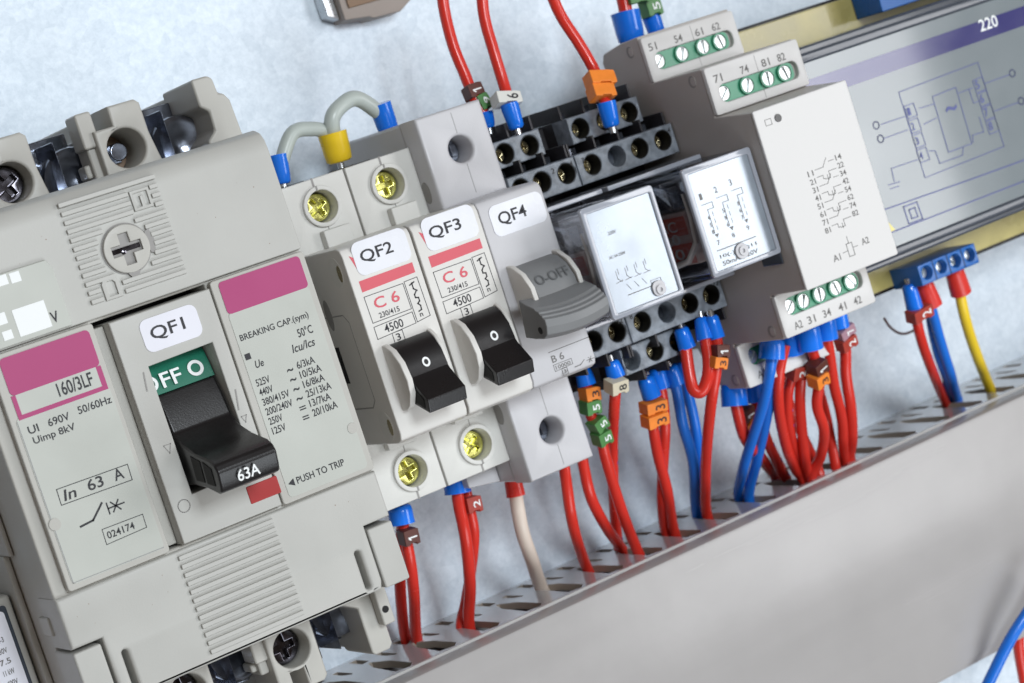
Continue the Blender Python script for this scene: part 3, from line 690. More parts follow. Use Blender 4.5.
# ---------------------------------------------------------------- relay sockets
def make_socket(ul,ur,A,B,At,Bt,blankA,blankB,label,lowB,blanklow,Alow,sides):
    t=thing('relay_socket',label,'relay socket',((ul+ur)/2,0,7.5),'black relay sockets with screw rows')
    g=G();g.box(ul,ur-.1,-31,33,8,36);g.box(ul+.3,ur-.4,-13.5,15.0,36.05,50.0);link('base',g,'socket',t,.4)
    link('retainer',G().box(ul+.6,ur-.8,14.4,15.6,49,62),'rim',t,.3);link('retainer',G().box(ul+.6,ur-.8,-15.0,-13.9,49,61),'rim',t,.3)
    def row(cols,blank,v0,v1,vc,wf,lo,hi,sg,fw):
        g=G();c_=[circ(c,vc,2.55,26) for c in cols]
        g.prism([(lo,v0),(hi,v0),(hi,v1),(lo,v1)],'w',wf-7,wf,c_);f=link('screw_deck',g,'socketface' if True else 'socket',t,.3)
        g=G();g.box(lo+.1,hi-.1,v0+.1,v1-.1,30,wf-7.02);link('deck_block',g,'socket',f)
        for c in cols:
            if c in blank:
                g=G().cyl(c,vc,2.5,'w',wf-7,wf-5.5);link('blank_plug',g,'bezel',f);continue
            g=G();g.prism(circ(c,vc,2.55,26),'w',wf-6.98,wf-.25,[circ(c,vc,2.35,26)]);link('well_sleeve',g,'dark',f)
            g=cross_head(G(),c-.15,vc-.1,1.95,wf-6.9,wf-3.9,random.random()*1.5,.9);link('terminal_screw',g,'brass',f,.15)
        # fins beside the wire entries
        ys=sorted((v1,v1+sg*0)) ;e=v1 if sg>0 else v0
        g=G();h=[lo+.25]+[ (cols[i]+cols[i+1])/2 for i in range(len(cols)-1)]+[hi-.25]
        for x in h:
            y0,y1=sorted((e,e+sg*fw));g.box(x-.3,x+.3,y0,y1,30,wf-2.2)
        link('entry_fins',g,'socket',f,.12)
        g=G()
        for c in cols:
            y0,y1=sorted((e+sg*.02,e+sg*1.6));g.box(c-1.5,c+1.5,y0,y1,wf-13,wf-8)
        link('clamp_plates',g,'dmetal',f)
    row(A,blankA,17.2,24.6,21.2,53,ul+.05,ur-.15,1,3.2)
    row(B,blankB,27.0,33.4,30.2,48,Bt[0],Bt[1],1,3.6)
    row(Alow,blanklow,-22.6,-14.6,-18.6,53,ul+.05,ur-.15,-1,3.4)
    lowB and row(lowB,[lowB[0]],-30.2,-23.6,-27.0,48,lowB[0]-2.7,lowB[-1]+3.4,-1,3.0)
    return t
s1=make_socket(53.9,73.4,[57.0,63.0,70.2],[58.6,65.8],None,(54.2,69.4),[],[],'narrow black relay socket right beside the QF4 breaker, partly hidden by it',[],[],[57.0,63.2,70.2],None)
s2=make_socket(73.5,103.2,[77.9,85.2,92.2,99.4],[80.9,88.4,95.7],None,(77.6,99.0),[85.2],[],'wide black relay socket between the narrow socket and the beige timer module',[74.8,82.0,89.2],[92.4-7],[77.9,85.4,92.6,99.4],None)
for s_,x in ((s1,(54.0,73.2)),(s2,(73.7,102.9))):
    cur[0]=tuple((s_.location.x/S,s_.location.z/S,-s_.location.y/S))
    g=G();
    tf(g,'2' if s_ is s1 else '7',x[0]+1.4 if s_ is s2 else 66.2,22.2,.9,1.3,53.02);tf(g,'4',x[1]-1.6,22.4,.9,1.3,53.02);tf(g,'8',x[0]+1.0,-17,.9,1.3,53.02);tf(g,'12',x[1]-2,-17,1.3,1.3,53.02)
    link('lettering',g,'ink',s_)
# ---------------------------------------------------------------- plug-in relays with clear covers
def make_relay(u0,label):
    t=thing('plug_in_relay',label,'relay',(u0,0,50),'clear cased plug-in relays')
    u1=u0+20.6;v0,v1=-12.9,13.3
    g=G();g.prism(rrect(u0,u1,v0,v1,.8,3),'w',50.2,79.9,[rrect(u0+.9,u1-.9,v0+.9,v1-.9,.5,3)]);link('clear_cover',g,'clear',t)
    g=G().prism(rrect(u0,u1,v0,v1,.9,4),'w',79.92,80.9,[rrect(u0+1.5,u1-1.2,v0+1.2,v1-1.6,.25,2)]);link('cover_rim',g,'rim',t,.25)
    g=G().box(u0+1.4,u1-1.1,v0+1.1,v1-1.5,79.6,80.45);f=link('cover_sheen_plate',g,'coversheen',t,.1)  # opaque silver plate stands in for the reflection on the clear cover
    g=G()
    def line(p,t_=.12): g.stroke(p,t_,80.46,.04)
    return t,f,g,line,u0,u1,v0,v1
def relay_inside(t,u0,u1,first):
    g=G();g.box(u0+2,u1-2,-11,11,50.3,54);link('relay_base',g,'bezel',t,.3)
    g=G().box(u0+2.0,u1-4,-9.2,3.6,54.05,74);c=link('coil',g,'coilpale',t,.5)
    g=G();g.box(u0+1.86,u0+1.99,-1.9,2.6,55,73.4);g.box(u0+1.86,u0+1.99,-8.8,-3.9,55,73.4)
    link('coil_tape',g,'coilred',c)
    g=G()
    for tx,v in (('VAC',-.9),('220',-4.0),('120',-7.6)):
        text(g,tx,(u0+3.2,v,58.5),(0,0,1),(0,1,0),11,2.6,-.06 if False else .0)
    for i in range(len(g.v)): g.v[i]=(u0+1.80,g.v[i][1],g.v[i][2])
    link('lettering',g,'mor' if False else 'white',c)
    g=G()
    for x in (u0+1.6,u0+8.0,u0+12.8): g.tube([(x+1,9.5,55),(x+1,9.8,62),(x+1.2,8.0,66.5),(x+1.2,5.0,70)],[1.2,1.3,1.7,1.5],10);g.box(x,x+2.6,4.6,9.6,70,71)
    link('contact_springs',g,'zinc',t,.15)
    g=G();g.tube([(u0+1.6,7.8,77),(u0+1.4,2,77.4),(u0+1.4,-4,76.4),(u0+1.4,-8,71),(u0+1.4,-9.4,62),(u0+3,-9.6,55)],.8,10);link('white_lead',g,'cream',t)
    g=G().box(u0+3.2,u1-3,3.8,4.6,54,72);g.box(u0+3,u1-3,9.9,10.8,54,66);link('armature',g,'zinc',t,.2)
r1,f,g,line,a_,b_,c_,d_=make_relay(53.6,'clear cased relay with small faded print, next to the dark grey QF4 lever')
tf(g,'220V',59.3,5.6,2.2,.8,80.46);tf(g,'AC 5A 250V',57.6,.4,4.6,.7,80.46)
for i in range(4):
    x=58.2+i*2.6;line([(x,-2.6),(x,-4.4),(x+.9,-5.2)]);line([(x+.6,-2.2),(x+.6,-3.4)]);line([(x-.7,-5.2),(x+1.2,-5.0)])
for i in range(3): line([(60+i*2.2,-6.2),(60.8+i*2.2,-7.6)])
line([(59.6,-8.6),(66.4,-8.6)],.2);line([(66.4,-9.0),(66.4,-7.4),(69.2,-7.4),(69.2,-9.0)])
link('lettering',g,'faint',f);relay_inside(r1,53.6,74.2,True)
g=G().prism(rrect(66.0,69.6,-12.0+.6,-7.8,1.5),'w',80.46,81.0);k=link('test_button',g,'lilac',r1,.2)
g=G().prism(circ(67.8,-10.0,1.1,20),'w',81.0,81.4,[circ(67.8,-10,.5,14)]);link('button_ring',g,'lilac',k)
r2,f,g,line,a_,b_,c_,d_=make_relay(82.6,'clear cased relay printed with three contact diagrams, next to the beige timer module')
for i in range(3):
    x=87.0+i*4.6;y=4.0+i*.4
    tf(g,str([1,2,3][i]),x-1.4,y+1.2,.8,1.5,80.46);line([(x-1.4,y),(x+1.6,y),(x+1.6,y-1.4),(x-.2,y-1.4),(x-.2,y-7)],.16)
    for q in range(3): tf(g,'458679'[i+q],x-.9,y-3.8-q*1.7,.6,1.0,80.46);line([(x+.9,y-2.2-q*1.7),(x+.9,y-3.2-q*1.7)])
    g.prism([(x-.4,y-7.4),(x+.8,y-7.4),(x+.2,y-8.3)],'w',80.44,80.5);tf(g,str([7,8,9][i]),x-.4,y-10,.8,1.1,80.46)
line([(86.0,-7.2),(97.5,-7.2)],.22);tf(g,'10(-)  (+)11',86.2,-9.4,11.0,1.1,80.46);tf(g,'50mA  220V',86.4,-11.0,10.6,1.1,80.46)
link('lettering',g,'faint',f);relay_inside(r2,82.6,103.2,False)
LATE=[(r2,(-.1,1.2)),(r1,(-1.0+.5,.5))]
g=G().prism(circ(92.4,-9.2,1.9,24),'w',80.46,81.0);k=link('test_button',g,'lilac',r2,.2)
g=G().prism(circ(92.4,-9.2,1.1,20),'w',81.0,81.4,[circ(92.4,-9.2,.5,14)]);link('button_ring',g,'lilac',k)

# ---------------------------------------------------------------- timer module with screw terminals
ml,mr=103.5,132.4
md=thing('relay_module','beige relay module with green screw terminals and contact numbers 11 to 82','relay module',((ml+mr)/2,0,7.5))
g=G()
side=[(33,8),(33,33),(39,32),(43.6,31.0),(45.7,32.5),(46.8,41),(47.0,49.2),(35.2,49.2),(35.0,70.6),(23.0,70.6),(21.9,84.0),(21.9,84.6),(-21.6,84.6),(-21.6,84),(-21.9,70.6),(-32.9,70.6),(-32.9,49.4),(-44.4,49.4),(-44.2,41),(-42.6,36.8),(-33,33.4),(-33,8)]
g.prism(side,'u',ml,mr)
link('housing',g,'beige',md,.35)
g=G();g.prism(rrect(ml-.15,mr+.1,-21.8,22.0,.5,3),'w',84.62,85.5);fp=link('front_cover',g,'modface',md,.3)
g=G();nums=[(11,14),(21,22),(31,34),(41,42),(51,54),(61,62),(71,74),(81,82)]
for i,(x,y) in enumerate(nums):
    v=4.2-i*2.0
    tf(g,str(x),113.4,v-1.2+.1,1.7,1.35,85.5);tf(g,str(y),122.6,v+1.0-.6,1.9,1.35,85.5)
    if i%2==0: g.stroke([(115.8,v),(118.3,v),(119.9,v+1.9)],.14,85.5);g.stroke([(120.4,v+.9),(122.0,v+.9)],.14,85.5)
    else: g.stroke([(115.8,v+.2),(117.6,v+.2),(117.6,v-.7),(118.2,v-.7)],.14,85.5);g.stroke([(118.2,v-.9),(119.6,v-.9),(119.6,v+.7),(122,v+.7)],.14,85.5);g.stroke([(118.9,v-1.2),(118.9,v)],.14,85.5)
g.stroke([(118.2,-18.0),(119.9,-18.0),(119.9,-14.9),(118.2,-14.9)],.16,85.5,.05,True);g.stroke([(119,-13.2),(119,-14.9)],.14,85.5);g.stroke([(116.6,-16.6),(118.2,-16.5)],.14,85.5);g.stroke([(119.9,-16.2),(121.4,-16.2)],.14,85.5)
tf(g,'A1',113.3,-17.9,2.3,1.6,85.5);tf(g,'A2',122.8,-16.6,2.3,1.6,85.5);g.stroke([(106.0,17.8),(107.8,17.8),(107.8,19.2),(106.0,19.2)],.12,85.5,.05,True)
link('lettering',g,'faint',fp)
g=G().prism(circ(109.9,18.7,.95,24),'w',85.5,85.75);link('status_lamp',g,'black',fp)
def tblock(v0,v1,w,up,txt,hv0,hv1,ulab,part='terminal_strip'):
    g=G()
    hole=rrect(ml+2.6,mr-2.0,hv0,hv1,1.6,4)
    g.prism(rrect(ml-.1,mr+.15,v0,v1,.7,3),'w',w-1.2,w,[hole]);o=link(part,g,'modface',md,.25)
    g=G().prism(rrect(ml+2.7,mr-2.9,hv0+.05,hv1-.05,1.5,4),'w',w-1.19,w-.8,[]);gi=link('green_insert',g,'tgreen',o)
    n=[0,1,2,3]
    return o,gi
def tscrews(o,gi,cs,vc,w,r=1.85):
    g=G()
    for c in cs:
        g.prism(circ(c,vc,r+.35,26),'w',w-.79,w-.15,[circ(c,vc,r,26)])
    link('insert_wells',g,'tgreen',gi)
    for i,c in enumerate(cs):
        q=cross_head(G(),c,vc,r-.1,w-.79,w-.25,.75+i*.35,.4,slot=True);link('terminal_screw',q,'bscrew',o,.1)
        q=G();a_=.75+i*.35;d=Vector((math.cos(a_),math.sin(a_)))*r*.85;q.stroke([(c-d.x,vc-d.y),(c+d.x,vc+d.y)],.35,w-.24,.03);link('slot_shadow',q,'seam',o) if False else None
for (v0,v1,w,txts,hv,cs,tv) in (
    (35.0,46.4,50.6,['51','54','61','62'],(37.6,42.0),[106.9,114.3,121.0,126.4],42.7),
    (23.2,34.8,72.0,['71','74','81','82'],(25.6,30.0),[107.2,114.6,121.0,126.4],30.7),
    (-32.8,-22.0,72.0,['A2','31','34','41','42'],(-28.0,-23.6),[107.0,111.6,116.8,122.0,127.0],-31.6),
    (-44.4,-33.2,50.8,['A1'],(-39.4,-35.0),[107.0,113,119,125],-43.0)):
    o,gi=tblock(v0,v1,w,True,txts,hv[0],hv[1],None)
    tscrews(o,gi,cs,(hv[0]+hv[1])/2,w)
    g=G()
    for i,tx in enumerate(txts):
        c=cs[i] if v0>0 else cs[i]+.8
        if v0>0:
            x=[104.9,113.0,119.6,125.0][i] if w<60 else [105.4,113.6,120.2,125.2][i]
        else: x=[106.6,110.8,115.8,120.8,125.8][i] if w>60 else 106.8
        tf(g,tx,x,tv,2.5,1.9,w)
    if v0>0: g.stroke([(118.7,v0+.4),(118.7,v1-.6)],.08,w,.04)
    link('lettering',g,'faint',o)
for (v,w) in ((44.0,44.5),(32.6,66.0),(-30.6,66.8),(-42.0,45.6)):
    h=link('mould_pin',G().prism(circ(v,w,1.5,24,1.5),'u',ml-.05,ml+.02),'seam',md)
    link('pin_core',G().prism(circ(v,w+.4,1.1,20,1.0),'u',ml-.12,ml-.055),'beige',h)
g=G().box(103.0,103.45,-14.5,-9.5,72,80);link('release_clip',g,'bezel',md,.3)

# ---------------------------------------------------------------- display unit at right
dp=thing('panel_instrument','large grey panel instrument with blue wiring diagram at the right edge','instrument',(210,0,0))
g=G();g.box(134.5,330,-37.6,41.4,8,37.0);link('rear_case',g,'black',dp,.6)
g=G();g.box(134,331,-36.2,40.6,37.05,40.0);link('resin_board',g,'pcb',dp,.3)
g=G();g.prism(rrect(134.6,330,-27.6,32.2,2.2),'w',40.05,58.6);g.prism(rrect(136.2,329,-26.2,30.6,1.8),'w',58.62,60.3,[rrect(139.2,327,-23.6,28.0,1.5)])
bz=link('bezel',g,'bezel',dp,.7,3)
g=G().box(136.8,328.4,-25.6,30.0,58.63,59.7);ff=link('front_film',g,'film',dp)
g=G().prism([(136.9,18.9),(328,18.9),(328,23.9),(136.9,23.9)],'w',59.68,59.8);link('blue_band',g,'navy',ff)
g=G();c=at(981,32,59.8);tf(g,'220',c[0],c[1],6.6,3.2,59.8);link('white_text',g,'white',ff)
g=G();F=59.72
P=lambda x,y:at(x,y,F)[:2]
def bl(*pts,t=.2): g.stroke([P(*p) for p in pts],t,F,.06)
def Q(a,b): return (764+a*.2928,b*.2928)
bl(Q(460,315),Q(730,213),Q(820,500),Q(550,607),Q(460,315))
bl(Q(755,285),Q(838,255));bl(Q(785,380),Q(868,350))
for i in range(4):
    y=268+i*47;x=712+i*15;bl(Q(x,y+8),Q(x+32,y-6),Q(x+46,y+36),Q(x+14,y+50),Q(x,y+8))
    c=at(*Q(x+14,y+42),F);tf(g,'5678'[i],c[0]+.1,c[1]+.25,1.4,2.3,F+.03)
for i in range(4):
    y=358+i*50;x=478+i*14;bl(Q(x,y+6),Q(x+32,y-6),Q(x+46,y+36),Q(x+14,y+48),Q(x,y+6),t=.2)
    c=at(*Q(x+14,y+42),F);tf(g,'1234'[i],c[0]+.2,c[1]+.25,1.1,2.0,F+.03)
bl(Q(575,330),Q(655,298),Q(710,490),Q(630,520),Q(575,330),t=.22)
bl(Q(665,318),Q(712,300));bl(Q(700,305),Q(715,352),Q(735,345));bl(Q(735,400),Q(750,450),Q(712,462),Q(715,485));bl(Q(680,505),Q(678,530),Q(600,558),Q(585,515),Q(565,515));bl(Q(530,370),Q(580,355));bl(Q(545,425),Q(590,402))
bl(Q(400,425),Q(480,398),t=.2);bl(Q(410,472),Q(490,444),t=.2);bl(Q(525,545),Q(435,575),Q(445,620));bl(Q(425,632),Q(465,620));bl(Q(432,645),Q(460,636))
for c in (Q(848,250),Q(878,345),Q(383,428),Q(398,474)):
    g.stroke([tuple(q) for q in circ(*P(*c),.95,16)],.26,F,.06,True)
c=P(*Q(640,372));tf(g,'~',c[0]-2,c[1]-.6,4,1.5,F+.03)
def QB(a,b): return (764+a*.2928,180+b*.2928)
bl(QB(400,105),QB(700,0),QB(1100,-145),t=.3);bl(QB(425,183),QB(885,5),QB(1200,-120),t=.3)
bl(QB(476,92),QB(522,75),QB(542,132),QB(495,150),QB(476,92),t=.3);bl(QB(495,102),QB(515,94),QB(526,124),QB(505,132),QB(495,102),t=.3)
link('diagram_lines',g,'blueline',ff)
g=G();g.prism([P(*QB(410,128)),P(*QB(430,178)),P(*QB(448,170))],'w',F-.02,F+.05);link('warning_triangle',g,'yelwarn',ff)
g=G();tb0=164.9;tp=5.2
g.prism([(tb0,-37.2),(tb0+20.8,-37.2),(tb0+20.8,-31.8),(tb0,-31.8)],'w',40.05,51.5,[circ(tb0+2.7+i*tp,-34.3,1.8,24) for i in range(4)])
tb=link('blue_terminal',g,'tblue',dp,.2)
g=G()
for i in range(3): g.stroke([(tb0+5.2+i*tp,-37.0),(tb0+5.2+i*tp,-32.0)],.3,51.5,.03)
link('divider_lines',g,'dark',tb)
for i in range(4):
    g=G().cyl(tb0+2.7+i*tp,-34.3,1.75,'w',45,45.4);link('well_floor',g,'navy',tb)
    g=cross_head(G(),tb0+2.7+i*tp,-34.3,1.5,45.5,49.5,1.2+i*.5,.6,slot=True);link('terminal_screw',g,'bscrew',tb,.1)
g=G();ub=at(883,12,51);g.box(ub[0],ub[0]+60,ub[1],ub[1]+8,40.05,51);link('blue_terminal',g,'tblue',dp,.3)
# bracket at the top edge
bk=thing('upper_bracket','brown edged bracket cut off by the top edge above the grey jumpers','bracket',(57,80,0))
g=G();g.prism([(50.2,73.4),(57,72.6),(58,72.0),(66,71.8),(71,74.5),(71,92),(50.2,92)],'w',.05,7);link('bracket_body',g,'taupe',bk,.3)
g=G();g.prism([(47.1,75.6),(50.1,74),(50.1,92),(47.1,92)],'w',.05,4.5);link('bracket_edge',g,'zinc',bk,.3)
g=G();g.box(52,68,76.0,90,7.01,7.6);link('bracket_rib',g,'wood',bk,.2)

# ---------------------------------------------------------------- wires
def spline(P,sub=8):
    P=[Vector(p) for p in P];out=[]
    Q=[P[0]*2-P[1]]+P+[P[-1]*2-P[-2]]
    for i in range(1,len(Q)-2):
        a,b,c,d=Q[i-1],Q[i],Q[i+1],Q[i+2]
        for k in range(sub):
            t=k/sub;out.append(.5*((2*b)+(c-a)*t+(2*a-5*b+4*c-d)*t*t+(3*b-a-3*c+d)*t**3))
    out.append(P[-1]);return out
def pt(p):
    return at(*p)
def duct_end(px,py,w=None):
    """point on the duct's top plane under that spot, then a little further down inside"""
    a=at_v(px,py,DT+.2)
    if a[2]<4 or a[2]>33:
        w_=min(max(a[2],6),32);a=(a[0],a[1],w_)
    return a
def wire(label,pts,r,m,end=None,ferrules=(),markers=(),group=None,dots=None,base=None):
    P=[Vector(pt(p)) for p in pts]
    if end:
        e=Vector(duct_end(*end));P.append(e);d=(e-P[-2]).normalized();P.append(e+Vector((d.x*4,-9,0)))
    for fr in ferrules:
        A=Vector(pt(fr[0]));B=Vector(pt(fr[1]));Lf=(B-A).length;first=(P[0]-A).length<(P[-1]-A).length
        if not first:P.reverse()
        while len(P)>3 and (P[0]-A).length<Lf*1.05 and (P[1]-A).length<Lf*1.35: P.pop(0)
        P[0]=A+(B-A)*.6
        if (P[1]-A).length<Lf*1.3: P[1]=B+(B-A).normalized()*Lf*.25
        if not first:P.reverse()
    c=P[0];t=thing('wire',label,'wire',tuple(c),group)
    sp=spline(P);link('insulation',G().tube([tuple(p) for p in sp],r),m,t)
    for fr in ferrules:
        (A,B,fm,ra,rb)=fr;ra=max(ra,.92*rb);A=Vector(pt(A));B=Vector(pt(B));d=(B-A)   # A: metal end, B: wire end
        n=d.normalized()
        g=G().tube([tuple(A),tuple(A+n*.5),tuple(A+d*.35),tuple(A+d*.75),tuple(B)],[ra*.72,ra*.93,ra,rb,rb*1.03],20);f=link('ferrule',g,fm,t,smooth=50)
        g=G().tube([tuple(A-n*1.5),tuple(A+n*.2)],.85,12);link('ferrule_pin',g,'zinc',f)
    for mk_ in markers:
        (c,m_,txt,ink,hw,hh)=mk_[:6]
        c=Vector(pt(c))
        # wire direction near the marker
        i=min(range(len(sp)),key=lambda k:(sp[k]-c).length);a=sp[max(0,i-2)];b=sp[min(len(sp)-1,i+2)]
        up=(b-a).normalized();
        if up.y<0:up=-up
        if len(mk_)>6: up=Vector(mk_[6]).normalized()
        N=Vector((0,0,1));N=(N-up*N.dot(up)).normalized();Sd=up.cross(N).normalized()  # to the right
        if Sd.x<0:Sd=-Sd
        g=G()
        def ring(z): return [tuple(c+Sd*x+up*y+N*z) for x,y in ((-hw,-hh),(-hw*.35,-hh),(-hw*.3,-hh*.8),(hw*.45,-hh*.8),(hw*.5,-hh*1.12),(hw,-hh*1.0),(hw*1.02,-hh*.3),(hw*1.0,hh*.9),(hw*.5,hh),(-hw,hh))]
        g.quadprism(ring(-1.9),ring(2.1));o=link('marker_sleeve',g,m_,t,.25)
        if txt:
            hgt=hh*1.15;wd=hgt*.62
            # text reads upward: baseline along up, tops to the left
            th=hw*.95
            p0=c+N*2.1-up*(hh*.42)+Sd*(th*.75)
            g=G()
            if txt=='1':
                def qd(pts): 
                    k_=[c+N*2.12+up*y+Sd*x for x,y in pts];g.quadprism([tuple(p) for p in k_],[tuple(p+N*.05) for p in k_])
                qd([(-th*.55,.16),(-th*.55,-.2),(th*.7,-.2),(th*.7,.16)]);qd([(-th*.55,-.2),(-th*.3,-.2),(-th*.12,-.62),(-th*.34,-.66)])
            else: text(g,txt,tuple(p0),tuple(up),tuple(-Sd),hh*.9,th,.05)
            link('lettering',g,ink,o)
    if dots:
        g=G()
        for k in range(dots[0],min(len(sp)-1,dots[1]),dots[2]):
            p=sp[k];q=sp[min(k+1,len(sp)-1)];N=Vector((.5,0,.87));g.tube([tuple(p+N*(r-.28)),tuple(p+(q-p)*.45+N*(r-.28))],.42,8)
        link('ink_marks',g,'purple',t)
    return t
rw=1.42
GR='wires running down into the cable duct'
# grey jumpers on top of QF2 / QF3 / QF4
wire('grey jumper wire arching from the far left blue ferrule to the yellow ferrule',[(288,189,33),(281,165,33),(279,148,33),(292,134,33),(312,129,33),(326,132,33),(333,139,33)],1.75,'greyw',None,[((283.5,184,33),(277.5,155,33),'fblue',1.5,2.2)])
wire('grey jumper wire arching from the yellow ferrule to the right blue ferrule',[(341,165,33.5),(334,143,34.5),(332,120,34.5),(342,105,34.5),(358,99,34.5),(374,102,34),(384,116,33),(390,135,33)],1.9,'greyw',None,[((340,162,33),(332,133,33.4),'fyel',3.3,3.4),((390,134,33),(379.5,104,33.6),'fblue',2.6,2.7)])
# upper wires
wire('red wire entering the top left of the frame, with a brown sleeve marked 1',[(441,-25,36),(444,8,36),(453,45,37),(465,75,38),(474,97,39),(484,120,40)],rw,'red',None,[((489,128,40),(485,112,40),'fblue',1.3,1.9)],[((473,92,38.5),'mbr','1','white',2.0,1.7),((482,103,39.3),'mgr','9','white',1.5,1.9)])
wire('red wire with a white clip marked 6 above the relay sockets',[(481,-25,42),(484,15,42),(494,52,43),(504,85,44),(509,105,45),(513,120,46)],rw,'red',None,[((517,129,46.5),(509,104,46),'fblue',1.6,2.2)],[((506,100,45.5),'mwh','6','ink',3.3,1.5)])
wire('red wire with a double orange clip above the relay sockets',[(546,-20,48),(560,14,48),(580,45,49),(594,70,50),(602,92,52),(607,112,53)],rw,'red',None,[((612,127,54),(606,102,54),'fblue',2.1,2.3)],[((599.5,80,52.5),'mor','','ink',3.5,1.75),((601,93,53.3),'mor','','ink',3.0,1.75)])
wire('thick blue twin ferrule with red wires leaving over the top of the beige relay module',[(612,-25,33),(622,-5,33),(627,20,33)],rw*1.25,'red',None,[((632,42,33),(625,12,33),'fblue',3.6,3.7)],[((637,-1,34),'mgr','','white',3.4,1.2)])
wire('red wire with a green sleeve marked 5 above terminal 54',[(640,-25,30),(646,-2,30),(653,20,30)],rw,'red',None,[((658,36,30),(651,16,30),'fblue',2.3,2.4)],[((650.5,8,31.5),'mgr','5','white',2.3,2.2)])
# lower wires
wire('red wire from the lower QF2 terminal with a dark brown sleeve marked 1',[(401,508,30),(405,530,30),(410,560,28),(414,595,22)],rw,'red',(417,640),[((399,505,30),(402.5,524,30),'fblue',3.0,3.0)],[((408,536,31.2),'mbr','1','white',2.0,1.9)],GR)
wire('red wire mostly hidden behind the right lower corner of the QF1 breaker',[(403,515,27),(400,560,20),(401,600,14)],rw,'red',(406,640),(),(),GR)
wire('red wire, left one of the pair in the blue ferrule under QF3',[(456,480,32),(459,505,32),(466,540,31),(470,585,25)],rw*1.05,'red',(469,625),[((455,474,32),(458,493,32),'fblue',3.2,3.2)],(),GR)
wire('red wire with a brick red sleeve marked 2 under QF3',[(464,482,30),(470,510,30),(474,535,28),(471,570,22),(465,605,16)],rw*.95,'red',(461,626),(),[((471,504,31.5),'mrd','2','white',2.0,1.9)],GR)
wire('cream wire in a red ferrule below the QF4 breaker',[(513,478,31),(517,500,31),(522,530,30),(532,560,24)],1.75,'creamw',(541,587),[((512,476,31),(516,496,31),'fred',2.2,2.3)],(),GR)
wire('plain red wire coming straight out under the QF4 terminal housing',[(561,445,34),(566,480,34),(571,515,32),(577,540,26)],rw,'red',(587,568),(),(),GR)
wire('plain red wire bending right, second from the QF4 terminal housing',[(580,440,32),(584,468,32),(592,500,30),(608,530,22)],rw,'red',(622,549),(),(),GR)
wire('red wire with orange and green sleeves marked 3 5 5 5 beside QF4',[(583,372,40),(588,395,40),(591,415,39),(600,432,38),(605,455,36),(615,490,32),(627,525,26)],rw,'red',(638,552),[((582,367,40),(587,385,40),'fblue',1.9,2.3)],[((589.5,394,41),'mor','3','ink',2.1,1.7),((590,406.5,41),'mgr','5','white',2.1,1.7),((597.5,424,40),'mgr','5','white',2.0,1.6),((601.5,437,39.5),'mgr','5','white',2.0,1.7)],GR)
wire('red wire with a beige sleeve marked 8 and purple ink marks',[(612,360,47),(616,383,46),(614,410,42),(612.5,450,30),(614,500,22)],rw,'red',(619,548),[((611,361,47),(616.5,377,47),'fblue',2.0,2.2)],[((616,385,48),'mbe','8','ink',2.4,1.7)],GR,dots=(10,44,4))
wire('red wire, left one of the pair through the double orange sleeve marked 3 3',[(648,384,40),(652,402,39),(653,425,38),(658,455,34),(667,490,28)],rw,'red',(674,531),[((645,377,41),(652,397,40.5),'fblue',2.3,2.4)],[((653,406,41),'mor','3','ink',3.1,1.5),((654.5,419,41),'mor','3','ink',3.1,1.6)],GR)
wire('red wire, right one of the pair through the double orange sleeve',[(659,375,38),(663,400,37),(665,430,35),(663,465,30),(662,500,24)],rw,'red',(666,532),[((656,368,39),(661,388,38.5),'fblue',2.2,2.3)],(),GR)
wire('blue wire, left one of the blue pair under the relay sockets',[(672,370,38),(677,392,37),(683,425,35),(693,462,29)],rw,'blue',(697,515),[((669,366,38.5),(675,385,38),'fblue',2.2,2.4)],(),GR)
wire('blue wire, right one of the blue pair under the relay sockets',[(680,365,35),(687,390,34),(695,425,32),(699,465,26)],rw,'blue',(700,514),[((679,361,36),(685,381,35.5),'fblue',2.2,2.4)],(),GR)
wire('short red wire looping between two blue ferrules under the wide relay socket',[(684,340,50),(689,355,50),(689.5,375,51),(694,390,52),(702,391,53),(708,375,54),(708,355,54),(704,332,53)],rw*1.08,'red',None,[((680.5,328,50),(687.5,348,50),'fblue',2.0,2.2),((701,318,53),(705.5,340,54),'fblue',1.9,2.1)])
wire('red wire with brown 1 and orange 3 sleeves beside the short red loop',[(713,325,55),(718,350,55),(716,372,54),(711,405,50),(707,445,40),(705.5,480,28)],rw,'red',(707,515),[((711,316,55),(717,338,55),'fblue',1.8,2.0)],[((719,351,56),'mbr','1','white',1.9,1.6),((717,362,55.8),'mor','3','ink',1.9,1.4)],GR)
wire('red wire from the terminal A1 ferrule bending right towards the duct',[(734,388,40),(737,412,40),(744,435,36),(757,453,28)],rw*1.1,'red',(776,477),[((733,383,40),(735,406,40),'fblue',3.4,3.4)],[((745,413,36),'mbr','1','white',1.9,1.9),((746,424,35),'mor','3','ink',1.9,1.4)],GR)
wire('red wire with purple ink marks, second from terminal A1',[(752,382,35),(758,410,33),(767,440,28)],rw,'red',(786,478),[((751,379,36),(754,400,35),'fblue',2.9,3.0)],(),GR,dots=(8,30,3))
wire('blue wire, front one of the pair from terminal A2',[(773,345,55),(770,372,53),(763,405,47),(752,440,38),(743,470,28)],rw,'blue',(739,497),[((772.5,339,55),(771.5,359,54.5),'fblue',3.2,3.3)],(),GR)
wire('blue wire, rear one of the pair from terminal A2',[(776,350,51),(773,380,48),(766,420,40),(757,460,28)],rw,'blue',(749,497),(),(),GR)
wire('red wire bowing left, first right of the blue pair at terminal 31',[(785,345,52),(779,375,50),(779,410,45),(786,445,36),(795,468,28)],rw,'red',(803,479),(),(),GR)
